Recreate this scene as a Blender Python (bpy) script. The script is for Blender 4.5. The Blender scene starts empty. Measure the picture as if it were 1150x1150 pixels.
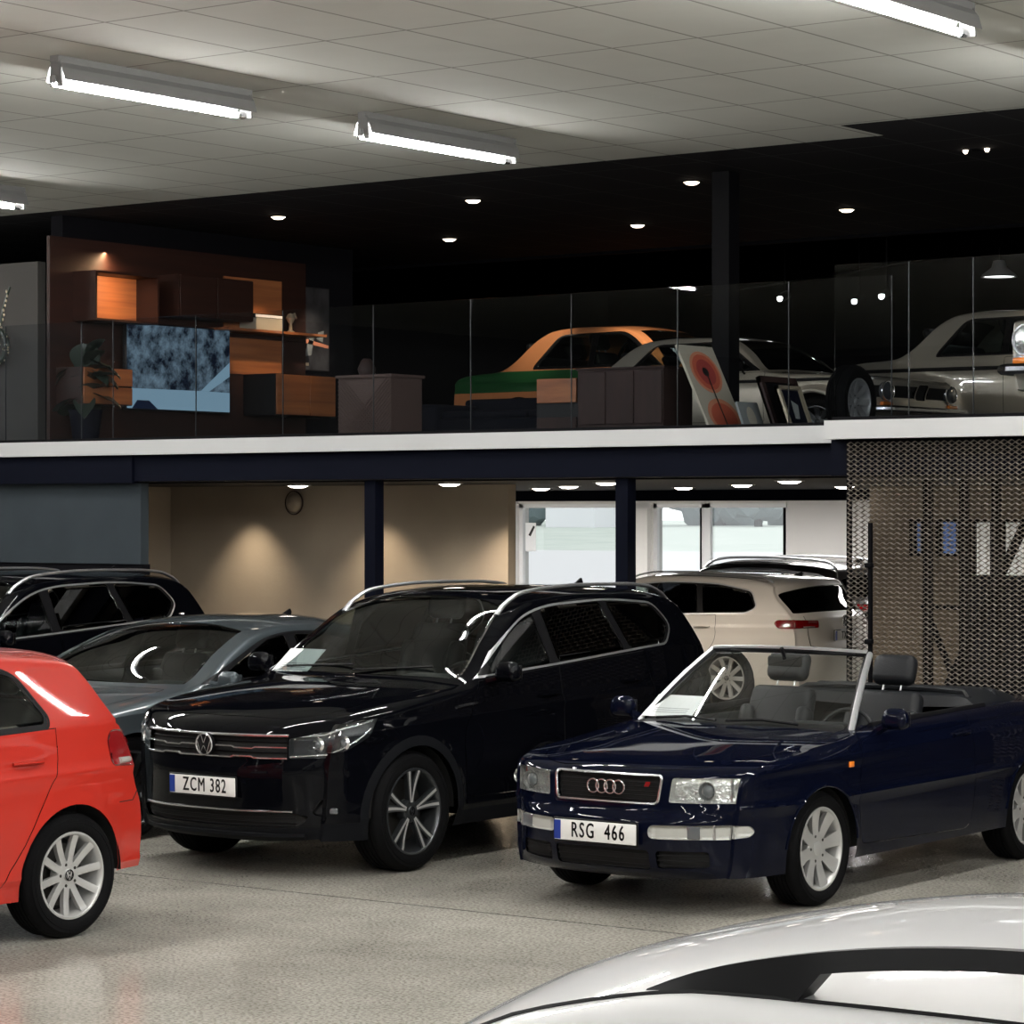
import bpy, bmesh, math, random
from mathutils import Vector, Matrix
from mathutils.bvhtree import BVHTree
PI = math.pi
sin, cos = math.sin, math.cos
COL = bpy.context.scene.collection
random.seed(7)

# ------------------------------------------------------------------ materials
def _mat(name):
    m = bpy.data.materials.new(name); m.use_nodes = True
    nt = m.node_tree; nt.nodes.clear()
    out = nt.nodes.new('ShaderNodeOutputMaterial')
    return m, nt, out

def pbr(name, col, rough=0.5, metal=0.0, coat=0.0, spec=0.5, bump=None, emit=None, var=None, coat_rough=0.03, coat_ior=1.5):
    m, nt, out = _mat(name)
    b = nt.nodes.new('ShaderNodeBsdfPrincipled')
    b.inputs['Base Color'].default_value = (*col, 1)
    b.inputs['Roughness'].default_value = rough
    b.inputs['Metallic'].default_value = metal
    b.inputs['Specular IOR Level'].default_value = spec
    b.inputs['Coat Weight'].default_value = coat; b.inputs['Coat IOR'].default_value = coat_ior
    b.inputs['Coat Roughness'].default_value = coat_rough
    if emit:
        b.inputs['Emission Color'].default_value = (*emit[0], 1)
        b.inputs['Emission Strength'].default_value = emit[1]
    tc = nt.nodes.new('ShaderNodeTexCoord')
    if var:   # (scale, second colour, stretch)
        n = nt.nodes.new('ShaderNodeTexNoise'); n.inputs['Scale'].default_value = var[0]; n.inputs['Detail'].default_value = 6
        mp = nt.nodes.new('ShaderNodeMapping'); mp.inputs['Scale'].default_value = var[2] if len(var) > 2 else (1, 1, 1)
        nt.links.new(tc.outputs['Object'], mp.inputs['Vector']); nt.links.new(mp.outputs[0], n.inputs['Vector'])
        r = nt.nodes.new('ShaderNodeValToRGB')
        r.color_ramp.elements[0].position = 0.35; r.color_ramp.elements[0].color = (*col, 1)
        r.color_ramp.elements[1].position = 0.65; r.color_ramp.elements[1].color = (*var[1], 1)
        nt.links.new(n.outputs[0], r.inputs[0]); nt.links.new(r.outputs[0], b.inputs['Base Color'])
    if bump:  # (scale, strength)
        n = nt.nodes.new('ShaderNodeTexNoise'); n.inputs['Scale'].default_value = bump[0]; n.inputs['Detail'].default_value = 4
        nt.links.new(tc.outputs['Object'], n.inputs['Vector'])
        bp = nt.nodes.new('ShaderNodeBump'); bp.inputs['Strength'].default_value = bump[1]; bp.inputs['Distance'].default_value = 0.01
        nt.links.new(n.outputs[0], bp.inputs['Height']); nt.links.new(bp.outputs[0], b.inputs['Normal'])
    nt.links.new(b.outputs[0], out.inputs[0])
    return m

def glassy(name, tint, refl=1.0, ior=1.5, rough=0.0, k=1.6):
    """thin sheet of glass: tinted see-through plus Fresnel reflection"""
    m, nt, out = _mat(name)
    t = nt.nodes.new('ShaderNodeBsdfTransparent'); t.inputs[0].default_value = (*tint, 1)
    g = nt.nodes.new('ShaderNodeBsdfGlossy'); g.inputs['Roughness'].default_value = rough
    g.inputs['Color'].default_value = (refl, refl, refl, 1)
    geo = nt.nodes.new('ShaderNodeNewGeometry')
    mx = nt.nodes.new('ShaderNodeMapRange'); mx.inputs['To Min'].default_value = ior; mx.inputs['To Max'].default_value = 1 / ior
    fr = nt.nodes.new('ShaderNodeFresnel')
    nt.links.new(geo.outputs['Backfacing'], mx.inputs['Value']); nt.links.new(mx.outputs[0], fr.inputs['IOR'])
    x = nt.nodes.new('ShaderNodeMath'); x.operation = 'MULTIPLY'; x.inputs[1].default_value = k; x.use_clamp = True
    nt.links.new(fr.outputs[0], x.inputs[0])
    mix = nt.nodes.new('ShaderNodeMixShader')
    nt.links.new(x.outputs[0], mix.inputs[0]); nt.links.new(t.outputs[0], mix.inputs[1]); nt.links.new(g.outputs[0], mix.inputs[2])
    nt.links.new(mix.outputs[0], out.inputs[0])
    return m

def emis(name, col, s):
    m, nt, out = _mat(name)
    e = nt.nodes.new('ShaderNodeEmission'); e.inputs[0].default_value = (*col, 1); e.inputs[1].default_value = s
    nt.links.new(e.outputs[0], out.inputs[0]); return m

M = {}
M['black_paint'] = pbr('black_paint', (0.0018, 0.002, 0.0032), 0.3, 0.0, 1.0, spec=0.0, coat_ior=1.25)
M['navy_paint'] = pbr('navy_paint', (0.002, 0.003, 0.010), 0.35, 0.0, 1.0, spec=0.0, coat_ior=1.25)
M['red_paint'] = pbr('red_paint', (0.43, 0.022, 0.012), 0.4, 0.0, 1.0, spec=.2, coat_ior=1.42)
M['grey_paint'] = pbr('grey_paint', (0.065, 0.08, 0.09), 0.38, 0.5, 1.0, spec=.1, coat_ior=1.4)
M['white_paint'] = pbr('white_paint', (0.75, 0.71, 0.66), 0.4, 0.0, 1.0)
M['white_paint2'] = pbr('cool_white_paint', (0.50, 0.50, 0.505), 0.4, 0.0, 1.0)
M['anthracite_paint'] = pbr('anthracite_paint', (0.02, 0.018, 0.017), 0.3, 0.2, 1.0, coat_ior=1.4)
M['silver_paint'] = pbr('silver_paint', (0.5, 0.47, 0.4), 0.38, 0.5, 1.0)
M['pewter_paint'] = pbr('pewter_paint', (0.16, 0.155, 0.14), 0.35, 0.6, 1.0)
M['orange_paint'] = pbr('orange_paint', (0.72, 0.28, 0.11), 0.4, 0.0, 1.0)
M['green_paint'] = pbr('green_paint', (0.02, 0.12, 0.035), 0.4, 0.0, 1.0)
M['trim'] = pbr('black_trim', (0.004, 0.004, 0.005), 0.5, spec=.18)
M['cladding'] = pbr('dark_cladding', (0.004, 0.0045, 0.006), 0.6, spec=.1)
M['gap'] = pbr('dark_gap', (0.002, 0.002, 0.002), 0.8)
M['chrome'] = pbr('chrome', (0.75, 0.75, 0.77), 0.24, 1.0)
M['satin'] = pbr('satin_aluminium', (0.62, 0.63, 0.65), 0.42, 1.0)
M['rim_silver'] = pbr('rim_silver', (0.5, 0.5, 0.49), 0.35, 0.45, 0.6)
M['rim_dark'] = pbr('rim_dark', (0.06, 0.065, 0.07), 0.3, 0.7, 0.6)
M['rubber'] = pbr('tyre_rubber', (0.003, 0.003, 0.0035), 0.75, spec=.1, bump=(60, 0.2))
M['disc'] = pbr('brake_disc', (0.05, 0.048, 0.045), 0.45, 0.8)
M['leather'] = pbr('black_leather', (0.005, 0.006, 0.008), 0.5, spec=.3, bump=(90, 0.1))
M['cabin'] = pbr('cabin_plastic', (0.005, 0.0055, 0.007), 0.7, spec=.2)
M['dash'] = pbr('dash_grain', (0.014, 0.016, 0.018), 0.7, spec=.3)
M['glass'] = glassy('car_glass', (0.5, 0.56, 0.55), k=1.1)
M['glass_clear'] = glassy('clear_glass', (0.9, 0.93, 0.92))
M['glass_dark'] = glassy('privacy_glass', (0.02, 0.02, 0.024), k=.9)
M['lamp_glass'] = glassy('lamp_cover', (0.93, 0.95, 0.95), 0.9)
M['reflector'] = pbr('lamp_reflector', (0.75, 0.75, 0.74), 0.2, 0.9, bump=(38, 0.7))
M['lens'] = pbr('projector_lens', (0.12, 0.13, 0.14), 0.05, 0.2, 1.0)
M['lamp_dark'] = pbr('lamp_housing', (0.03, 0.032, 0.036), 0.3, 0.4)
M['amber'] = pbr('amber_lens', (0.85, 0.22, 0.02), 0.2, 0, 1.0)
M['red_lens'] = pbr('red_lens', (0.20, 0.004, 0.006), 0.15, 0, 1.0, bump=(40, 0.15))
M['smoke_lens'] = pbr('milky_lens', (0.42, 0.42, 0.39), 0.2, 0, 1.0)
M['plate'] = pbr('plate_white', (0.8, 0.8, 0.78), 0.4)
M['plate_blue'] = pbr('plate_blue', (0.01, 0.035, 0.25), 0.4)
M['ink'] = pbr('plate_ink', (0.008, 0.008, 0.008), 0.5)
M['paper'] = pbr('paper', (0.82, 0.83, 0.84), 0.7)
M['paperink'] = pbr('paper_grey_print', (0.35, 0.36, 0.38), 0.7)

# ------------------------------------------------------------------ objects
def link(o, parent=None):
    COL.objects.link(o)
    if parent is not None: o.parent = parent
    return o

def empty(name, loc, rz=0.0, label=None, cat=None, group=None):
    o = bpy.data.objects.new(name, None); o.empty_display_size = 0.2
    o.location = loc; o.rotation_euler = (0, 0, rz); link(o)
    tag(o, label, cat, group); return o

def tag(o, label=None, cat=None, group=None, kind=None):
    if label: o['label'] = label
    if cat: o['category'] = cat
    if group: o['group'] = group
    if kind: o['kind'] = kind
    return o

class G:
    """geometry collector -> ONE mesh object"""
    def __init__(s): s.v = []; s.f = []; s.m = []; s.mats = []; s.sm = []
    def mi(s, m):
        m = M[m] if isinstance(m, str) else m
        if m not in s.mats: s.mats.append(m)
        return s.mats.index(m)
    def add(s, vs, fs, m, smooth=False):
        o = len(s.v); s.v += [tuple(v) for v in vs]; k = s.mi(m)
        for f in fs: s.f.append([o + i for i in f]); s.m.append(k); s.sm.append(smooth)
        return s
    def box(s, c, d, m, rot=None, taper=None):
        hx, hy, hz = d[0] / 2, d[1] / 2, d[2] / 2
        vs = [Vector((x * hx, y * hy, z * hz)) for z in (-1, 1) for y in (-1, 1) for x in (-1, 1)]
        if taper:
            for v in vs[4:]: v.x *= taper[0]; v.y *= taper[1]
        if rot is not None: vs = [rot @ v for v in vs]
        vs = [v + Vector(c) for v in vs]
        return s.add(vs, [(0, 2, 3, 1), (4, 5, 7, 6), (0, 1, 5, 4), (2, 6, 7, 3), (0, 4, 6, 2), (1, 3, 7, 5)], m)
    def rbox(s, c, d, m, r=0.02, rot=None, seg=3, taper=None):
        bm = bmesh.new(); bmesh.ops.create_cube(bm, size=1)
        for v in bm.verts:
            v.co = Vector((v.co.x * d[0], v.co.y * d[1], v.co.z * d[2]))
            if taper and v.co.z > 0: v.co.x *= taper[0]; v.co.y *= taper[1]
        r = min(r, min(d) * 0.49)
        bmesh.ops.bevel(bm, geom=bm.edges[:], offset=r, segments=seg, affect='EDGES', profile=0.5)
        bm.verts.index_update()
        vs = [(rot @ v.co if rot is not None else v.co.copy()) + Vector(c) for v in bm.verts]
        fs = [[v.index for v in f.verts] for f in bm.faces]; bm.free()
        return s.add(vs, fs, m, True)
    def tube(s, pts, r, m, n=8, closed=False, caps=True, flat=None):
        """round (or flat elliptical: flat=(ry factor, up vector)) bar along points; r scalar or list"""
        pts = [Vector(p) for p in pts]; N = len(pts); rs = r if isinstance(r, (list, tuple)) else [r] * N
        up = Vector(flat[1]) if flat else None; vs = []; prev = None
        for i, p in enumerate(pts):
            a = pts[(i - 1) % N] if (i > 0 or closed) else p
            b = pts[(i + 1) % N] if (i < N - 1 or closed) else p
            t = (b - a).normalized()
            if up is not None: x = up.cross(t)
            elif prev is None: x = (Vector((0, 0, 1)) if abs(t.z) < 0.9 else Vector((1, 0, 0))).cross(t)
            else: x = prev - t * prev.dot(t)
            if x.length < 1e-6: x = Vector((1, 0, 0)).cross(t)
            x.normalize(); y = t.cross(x); prev = x
            fx = 1; fy = flat[0] if flat else 1
            for k in range(n):
                q = 2 * PI * k / n + PI / n
                vs.append(p + x * (cos(q) * rs[i] * fx) + y * (sin(q) * rs[i] * fy))
        fs = []
        for i in range(N if closed else N - 1):
            j = (i + 1) % N
            for k in range(n): fs.append((i * n + k, i * n + (k + 1) % n, j * n + (k + 1) % n, j * n + k))
        if not closed and caps: fs += [tuple(range(n))[::-1], tuple((N - 1) * n + k for k in range(n))]
        return s.add(vs, fs, m, n > 4)
    def lathe(s, prof, m, axis='x', n=40, c=(0, 0, 0), close=False):
        """prof: list of (radius, axial)"""
        vs = []; P = len(prof)
        for k in range(n):
            q = 2 * PI * k / n
            for r, a in prof:
                p = (a, r * cos(q), r * sin(q)) if axis == 'x' else ((r * cos(q), r * sin(q), a) if axis == 'z' else (r * sin(q), a, r * cos(q)))
                vs.append((p[0] + c[0], p[1] + c[1], p[2] + c[2]))
        fs = []
        for k in range(n):
            j = (k + 1) % n
            for i in range(P - 1 if not close else P):
                i2 = (i + 1) % P; fs.append((k * P + i, j * P + i, j * P + i2, k * P + i2))
        return s.add(vs, fs, m, True)
    def prism(s, poly, o, ax, ay, h, m):
        """extrude 2-D polygon by vector h"""
        o, ax, ay, h = Vector(o), Vector(ax), Vector(ay), Vector(h); n = len(poly)
        a = [o + ax * p[0] + ay * p[1] for p in poly]; b = [p + h for p in a]
        fs = [tuple(range(n))[::-1], tuple(range(n, 2 * n))] + [(i, (i + 1) % n, n + (i + 1) % n, n + i) for i in range(n)]
        return s.add(a + b, fs, m)
    def build(s, name, parent=None, loc=None, weld=False):
        me = bpy.data.meshes.new(name); me.from_pydata(s.v, [], s.f)
        for m in s.mats: me.materials.append(m)
        me.polygons.foreach_set('material_index', s.m); me.polygons.foreach_set('use_smooth', s.sm)
        bm = bmesh.new(); bm.from_mesh(me)
        if weld: bmesh.ops.remove_doubles(bm, verts=bm.verts, dist=1e-5)
        bmesh.ops.recalc_face_normals(bm, faces=bm.faces); bm.to_mesh(me); bm.free()
        if any(s.sm): me.set_sharp_from_angle(angle=math.radians(42))
        me.update(); o = bpy.data.objects.new(name, me); link(o, parent)
        if loc is not None: o.location = loc
        return o

_font = None
def text_mesh(name, body, size, mat, parent, mtx, xs=1.0, depth=0.002, bold=0.0, space=1.0, fat=0.0):
    cu = bpy.data.curves.new(name, 'FONT'); cu.body = body; cu.size = size; cu.extrude = depth; cu.offset = bold
    cu.align_x = 'CENTER'; cu.align_y = 'CENTER'; cu.space_character = space; cu.resolution_u = 3
    tmp = bpy.data.objects.new(name, cu)
    me = bpy.data.meshes.new_from_object(tmp); bpy.data.objects.remove(tmp); bpy.data.curves.remove(cu)
    vs0 = [v.co.copy() for v in me.vertices]; fs0 = [list(p.vertices) for p in me.polygons]; me.clear_geometry(); V_, F_ = [], []
    for dx, dy in (((0, 0),) if not fat else ((-fat, 0), (fat, 0), (0, fat), (0, -fat))):
        o_ = len(V_); V_ += [mtx @ Vector((v.x * xs + dx, v.y + dy, v.z)) for v in vs0]; F_ += [[o_ + i for i in f] for f in fs0]
    me.from_pydata(V_, [], F_); me.update()
    me.materials.clear(); me.materials.append(M[mat] if isinstance(mat, str) else mat)
    me.name = name; o = bpy.data.objects.new(name, me); return link(o, parent)

def dup(o, parent=None):
    c = o.copy(); COL.objects.link(c)
    if parent is not None: c.parent = parent
    for ch in list(o.children): dup(ch, c)
    return c

# ------------------------------------------------------------------ interpolation and polygons
def pchip(xs, ys):
    n = len(xs)
    h = [xs[i + 1] - xs[i] for i in range(n - 1)]; d = [(ys[i + 1] - ys[i]) / h[i] for i in range(n - 1)]
    m = [0.0] * n; m[0] = d[0]; m[-1] = d[-1]
    for i in range(1, n - 1):
        if d[i - 1] * d[i] <= 0: m[i] = 0
        else:
            w1 = 2 * h[i] + h[i - 1]; w2 = h[i] + 2 * h[i - 1]; m[i] = (w1 + w2) / (w1 / d[i - 1] + w2 / d[i])
    def f(x):
        if x <= xs[0]: return ys[0]
        if x >= xs[-1]: return ys[-1]
        lo, hi = 0, n - 1
        while hi - lo > 1:
            k = (lo + hi) // 2
            if xs[k] <= x: lo = k
            else: hi = k
        t = (x - xs[lo]) / h[lo]; t2 = t * t; t3 = t2 * t
        return (2 * t3 - 3 * t2 + 1) * ys[lo] + (t3 - 2 * t2 + t) * h[lo] * m[lo] + (-2 * t3 + 3 * t2) * ys[lo + 1] + (t3 - t2) * h[lo] * m[lo + 1]
    return f
def tab(t): return pchip([a[0] for a in t], [a[1] for a in t])

def area2(p): return sum(p[i][0] * p[(i + 1) % len(p)][1] - p[(i + 1) % len(p)][0] * p[i][1] for i in range(len(p)))
def ccw(p): return list(p) if area2(p) > 0 else list(p)[::-1]
def rnd(poly, r, n=4):
    """round the corners of a convex polygon; r scalar or per-corner list"""
    N = len(poly); out = []
    for i, p in enumerate(poly):
        rr = r[i] if isinstance(r, (list, tuple)) else r
        a = Vector(poly[i - 1]) - Vector(p); b = Vector(poly[(i + 1) % N]) - Vector(p)
        k = min(rr, a.length * 0.48, b.length * 0.48)
        if k < 1e-5: out.append(tuple(p)); continue
        P0 = Vector(p) + a.normalized() * k; P2 = Vector(p) + b.normalized() * k; P1 = Vector(p)
        for j in range(n + 1):
            t = j / n; q = P0 * (1 - t) ** 2 + P1 * 2 * t * (1 - t) + P2 * t * t; out.append((q.x, q.y))
    return out
def inset(poly, d):
    """convex polygon shrunk by d: cut a big box by every shifted edge"""
    p = ccw(poly); xs = [q[0] for q in p]; ys = [q[1] for q in p]
    cur = [(min(xs), min(ys)), (max(xs), min(ys)), (max(xs), max(ys)), (min(xs), max(ys))]; N = len(p)
    for i in range(N):
        a, b = p[i], p[(i + 1) % N]; ex, ey = b[0] - a[0], b[1] - a[1]; l = math.hypot(ex, ey)
        if l < 1e-5: continue
        ds = [(ex * (q[1] - a[1]) - ey * (q[0] - a[0])) / l - d for q in cur]; out = []
        for j in range(len(cur)):
            d0, d1, q0, q1 = ds[j - 1], ds[j], cur[j - 1], cur[j]
            if (d0 > 0) != (d1 > 0):
                t = d0 / (d0 - d1); out.append((q0[0] + (q1[0] - q0[0]) * t, q0[1] + (q1[1] - q0[1]) * t))
            if d1 > 0: out.append(q1)
        cur = out
        if len(cur) < 3: return [p[0], p[0], p[0]]
    return cur
def circ(cx, cy, r, n=36, ry=None):
    return [(cx + r * cos(2 * PI * i / n), cy + (ry or r) * sin(2 * PI * i / n)) for i in range(n)]

# ------------------------------------------------------------------ car shells
def _lerp(a, b, t): return tuple(a[i] + (b[i] - a[i]) * t for i in range(8))

class Shell:
    """Left half of a car body: top shell (u,t) between the centre profile and the edge profile, side
    shell as half-width W(s,z).  s runs backwards from the nose, y is lateral, z up."""
    def __init__(S, keys, sect, belt, plan, tumble, zbot, rr=((0, 0.02), (0.5, 0.05), (4, 0.05)), bumps=(), lines=(), tn=16, res=0.05, sub=1.0):
        S.L = max(k[0] for k in keys)
        S.sect, S.belt, S.plan, S.zbotf, S.rr, S.tumf = tab(sect), tab(belt), tab(plan), tab(zbot), tab(rr), (tab(tumble) if isinstance(tumble, (list, tuple)) else (lambda s: tumble))
        S.bumps, S.cre = bumps, [(tab(a), b, c) for a, b, c in lines]
        us = [0.0]
        for i in range(1, len(keys)):
            a, b = keys[i - 1], keys[i]
            us.append(us[-1] + 0.5 * (math.hypot(b[0] - a[0], b[1] - a[1]) + math.hypot(b[2] - a[2], b[3] - a[3])) + 1e-3)
        f = [pchip(us, [k[j] for k in keys]) for j in range(5)]
        S.parts = {'body': []}; U = []
        for i in range(len(keys) - 1):
            n = max(1, int(math.ceil((us[i + 1] - us[i]) / res * sub)))
            n = min(max(n, 2), 60)
            for j in range(n): U.append((us[i] + (us[i + 1] - us[i]) * j / n, i + j / n))
        U.append((us[-1], len(keys) - 1))
        prof = []; last = -1
        for u, k in U:
            sC, zC, sE, zE, p = [g(u) for g in f]
            if sE <= last: sE = last + 1e-4
            last = sE; prof.append((sC, zC, sE, zE, p, k))
        S.prof = prof
        ts = [1 - (1 - j / tn) ** 1.5 for j in range(tn + 1)]
        rows = []
        for sC, zC, sE, zE, p, k in prof:
            yE = S.W0(sE, zE) - S.rr(sE)
            rows.append([(yE * t, sC + (sE - sC) * t ** p, zC + (zE - zC) * t ** p, k, t) for t in ts])
        raw = []
        for i in range(len(rows) - 1):
            for j in range(tn): raw.append(('T', [rows[i][j], rows[i][j + 1], rows[i + 1][j + 1], rows[i + 1][j]]))
        cols = []; lt = [c[0] for c in S.cre] + [S.belt]
        for sC, zC, sE, zE, p, k in prof:
            zb = min(S.zbotf(sE), zE); lv = [zb] + sorted(max(zb, min(g(sE), zE)) for g in lt) + [zE]; col = []
            for g in range(len(lv) - 1):
                last_g = g == len(lv) - 2; n = 12 if last_g else max(4, int(12 * sub))
                for r in range(n if not last_g else n + 1):
                    fr = r / n
                    if last_g: fr = 1 - (1 - fr) ** 1.8
                    z = lv[g] + (lv[g + 1] - lv[g]) * fr
                    w = S.W0(sE, z); q = 1 - (zE - z) / S.rr(sE)
                    if q > 0: w -= S.rr(sE) * (1 - math.sqrt(max(0, 1 - min(q, 1) ** 2)))
                    col.append((w, sE, z, k, 9.0))
            cols.append(col)
        R = len(cols[0])
        for i in range(len(cols) - 1):
            for j in range(R - 1): raw.append(('S', [cols[i][j], cols[i + 1][j], cols[i + 1][j + 1], cols[i][j + 1]]))
        # smooth normals with an angle limit
        nf = []; acc = {}
        key = lambda v: (round(v[0] * 5e3), round(v[1] * 5e3), round(v[2] * 5e3))
        good = []
        for sh, q in raw:
            a, b, c, d = [Vector(v[:3]) for v in q]
            n = (c - a).cross(d - b)
            if n.length < 1e-8: continue
            ar = n.length; n.normalize()
            if sh == 'T': n = -n if n.dot(Vector((0, -1, 0.0)) if q[0][1] < 0.5 and abs(n.z) < 0.3 else Vector((0, 0, 1))) < -0.2 and False else n
            good.append((sh, q, n, ar))
            for v in q: acc.setdefault(key(v), []).append((n, ar, len(good) - 1))
        # orientation: raw windings of both shells are consistent; flip globally if needed
        tt = [g for g in good if g[0] == 'T' and g[1][0][2] > 0.6]; fT = sum(g[2].z * g[3] for g in tt) < 0
        fS = sum(g[2].x * g[3] for g in good if g[0] == 'S') < 0
        sg = {'T': -1 if fT else 1, 'S': -1 if fS else 1}
        S.flip = {'T': fT, 'S': fS}; B = S.parts['body']
        for sh, q, n, ar in good:
            n = n * sg[sh]; cs = []
            for v in q:
                tot = Vector((0, 0, 0))
                for n2, a2, gi in acc[key(v)]:
                    n2 = n2 * sg[good[gi][0]]
                    if n2.dot(n) > 0.74: tot += n2 * a2
                if v[0] < 1e-4 and sh == 'T': tot.x = 0
                tot.normalize(); cs.append((v[0], v[1], v[2], tot.x, tot.y, tot.z, v[3], v[4]))
            if sg[sh] < 0: cs.reverse()
            B.append((cs, sh, 'paint'))
        vs = []; fs = []
        for cs, sh, m in B:
            o = len(vs); vs += [c[:3] for c in cs]; fs.append(tuple(range(o, o + 4)))
        S.bvh = BVHTree.FromPolygons(vs, fs)
    def W0(S, s, z):
        zb = S.belt(s); w = S.sect(min(z, zb))
        if z > zb: w -= S.tumf(s) * (z - zb)
        w *= S.plan(s)
        for bs, bz, R, amp, wd in S.bumps:
            d = math.hypot(s - bs, z - bz) - R
            w += amp * (math.exp(-(d / wd) ** 2) if d > 0 else 1)
        for g, amp, wd in S.cre:
            w += amp * max(0, 1 - abs(z - g(s)) / wd)
        return w
    # --- carving
    @staticmethod
    def P(proj):
        if callable(proj): return proj
        return {'side': lambda c: (c[1], c[2]), 'front': lambda c: (c[0], c[2]), 'top': lambda c: (c[0], c[1]), 'ut': lambda c: (c[6], c[7])}[proj]
    def carve(S, srcs, new, proj, polys, shells='TS', pred=None, mat=None):
        pf = S.P(proj); out = S.parts.setdefault(new, []) if new else []
        if isinstance(polys[0][0], (int, float)): polys = [polys]
        for poly in polys:
            poly = ccw(poly); xs = [p[0] for p in poly]; ys = [p[1] for p in poly]; bb = (min(xs), max(xs), min(ys), max(ys)); N = len(poly)
            for src in ([srcs] if isinstance(srcs, str) else srcs):
                rest = []
                for f in S.parts[src]:
                    cs, sh, m = f
                    if sh not in shells or (pred and not pred(cs)): rest.append(f); continue
                    pp = [pf(c) for c in cs]
                    if max(p[0] for p in pp) <= bb[0] or min(p[0] for p in pp) >= bb[1] or max(p[1] for p in pp) <= bb[2] or min(p[1] for p in pp) >= bb[3]: rest.append(f); continue
                    cur = cs; outs = []
                    for i in range(N):
                        a, b = poly[i], poly[(i + 1) % N]; ex, ey = b[0] - a[0], b[1] - a[1]; l = math.hypot(ex, ey)
                        if l < 1e-7: continue
                        ds = []
                        for c in cur:
                            p = pf(c); ds.append((ex * (p[1] - a[1]) - ey * (p[0] - a[0])) / l)
                        if all(d >= -1e-7 for d in ds): continue
                        if all(d <= 1e-7 for d in ds): outs.append(cur); cur = None; break
                        A, Bq = [], []
                        for j in range(len(cur)):
                            c0, c1, d0, d1 = cur[j - 1], cur[j], ds[j - 1], ds[j]
                            if (d0 > 1e-7 and d1 < -1e-7) or (d0 < -1e-7 and d1 > 1e-7):
                                x = _lerp(c0, c1, d0 / (d0 - d1)); A.append(x); Bq.append(x)
                            if d1 >= -1e-7: A.append(c1)
                            if d1 <= 1e-7: Bq.append(c1)
                        if len(Bq) > 2: outs.append(Bq)
                        cur = A if len(A) > 2 else None
                        if cur is None: break
                    if cur is None: rest.append(f); continue
                    for o in outs: rest.append((o, sh, m))
                    out.append((cur, sh, mat or m))
                S.parts[src] = rest
        return out
    def panel(S, src, new, proj, poly, gap=0.005, shells='S', pred=None, mat=None):
        """a separate panel with a dark shut line round it"""
        S.carve(src, '_gap', proj, poly, shells, pred, 'gap')
        S.carve('_gap', new, proj, inset(poly, gap), shells, pred, mat or 'paint')
        S.sink('_gap', 0.006, None); S.parts[src if isinstance(src, str) else src[0]] += S.parts.pop('_gap')
    def sink(S, part, d, skirt='gap', vec=None):
        """push a part inwards (along normals, or along vec), closing the step with a skirt"""
        fs = S.parts[part]; ek = {}; rk = lambda c: (round(c[0], 5), round(c[1], 5), round(c[2], 5))
        mv = {}
        def move(c):
            if vec is not None: return (c[0] + vec[0] * d, c[1] + vec[1] * d, c[2] + vec[2] * d) + c[3:]
            return (c[0] - c[3] * d if c[0] > 1e-4 else c[0], c[1] - c[4] * d, c[2] - c[5] * d) + c[3:]
        new = []
        for cs, sh, m in fs:
            new.append(([move(c) for c in cs], sh, m))
            if skirt:
                for i in range(len(cs)):
                    a, b = rk(cs[i - 1]), rk(cs[i])
                    if a == b: continue
                    if (b, a) in ek: ek.pop((b, a))
                    else: ek[(a, b)] = (cs[i - 1], cs[i], sh)
        if skirt:
            for a, b, sh in ek.values():
                if a[0] < 1e-4 and b[0] < 1e-4: continue
                n = (Vector(b[:3]) - Vector(a[:3])).cross(Vector(a[3:6]))
                n = n.normalized() if n.length > 1e-9 else Vector((0, 0, 1)); n = -n
                q = [b, a, move(a), move(b)]
                new.append(([c[:3] + (n.x, n.y, n.z) + c[6:] for c in q], sh, skirt))
        S.parts[part] = new
    def at(S, proj, p, q, off=0.0):
        """point on the shell seen along a projection (left half)"""
        m = -1 if (p < 0 and proj in ('front', 'top')) else 1
        if proj == 'side': o, d = Vector((3, p, q)), Vector((-1, 0, 0))
        elif proj == 'front': o, d = Vector((abs(p), -3, q)), Vector((0, 1, 0))
        elif proj == 'rear': o, d = Vector((abs(p), 9, q)), Vector((0, -1, 0)); m = -1 if p < 0 else 1
        else: o, d = Vector((abs(p), q, 4)), Vector((0, 0, -1))
        h, n, i, _ = S.bvh.ray_cast(o, d)
        if h is None: h = o + d * (3 - 0.85); n = -d
        if n.dot(d) > 0: n = -n
        r = h + n * off
        return Vector((r.x * m, r.y, r.z)), Vector((n.x * m, n.y, n.z))
    # --- output
    def emit(S, part, root, name=None, paint='paint', pair=False, mats=None, both=True, label=None):
        """creates the mesh object(s); returns list"""
        fs = S.parts.get(part, [])
        if not fs: return []
        res = []
        for sd in ((1, -1) if pair else (0,)):
            vs, F, NN, MI, ml, idx = [], [], [], [], [], {}
            def put(cs, m, sgn):
                mm = M[paint if m == 'paint' else m]
                if mm not in ml: ml.append(mm)
                ids = []; ns = []
                for c in (cs if sgn > 0 else cs[::-1]):
                    k = (round(c[0] * sgn, 5), round(c[1], 5), round(c[2], 5))
                    if k not in idx: idx[k] = len(vs); vs.append((c[0] * sgn, c[1] - S.L / 2, c[2]))
                    if ids and (idx[k] == ids[-1] or idx[k] == ids[0]): continue
                    ids.append(idx[k]); ns.append((c[3] * sgn, c[4], c[5]))
                if len(set(ids)) > 2 and len(set(ids)) == len(ids): F.append(ids); NN.extend(ns); MI.append(ml.index(mm))
            for cs, sh, m in fs:
                if sd >= 0: put(cs, m, 1)
                if sd <= 0: put(cs, m, -1)
            nm = name or part; me = bpy.data.meshes.new(nm); me.from_pydata(vs, [], F)
            for m in ml: me.materials.append(m)
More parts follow.
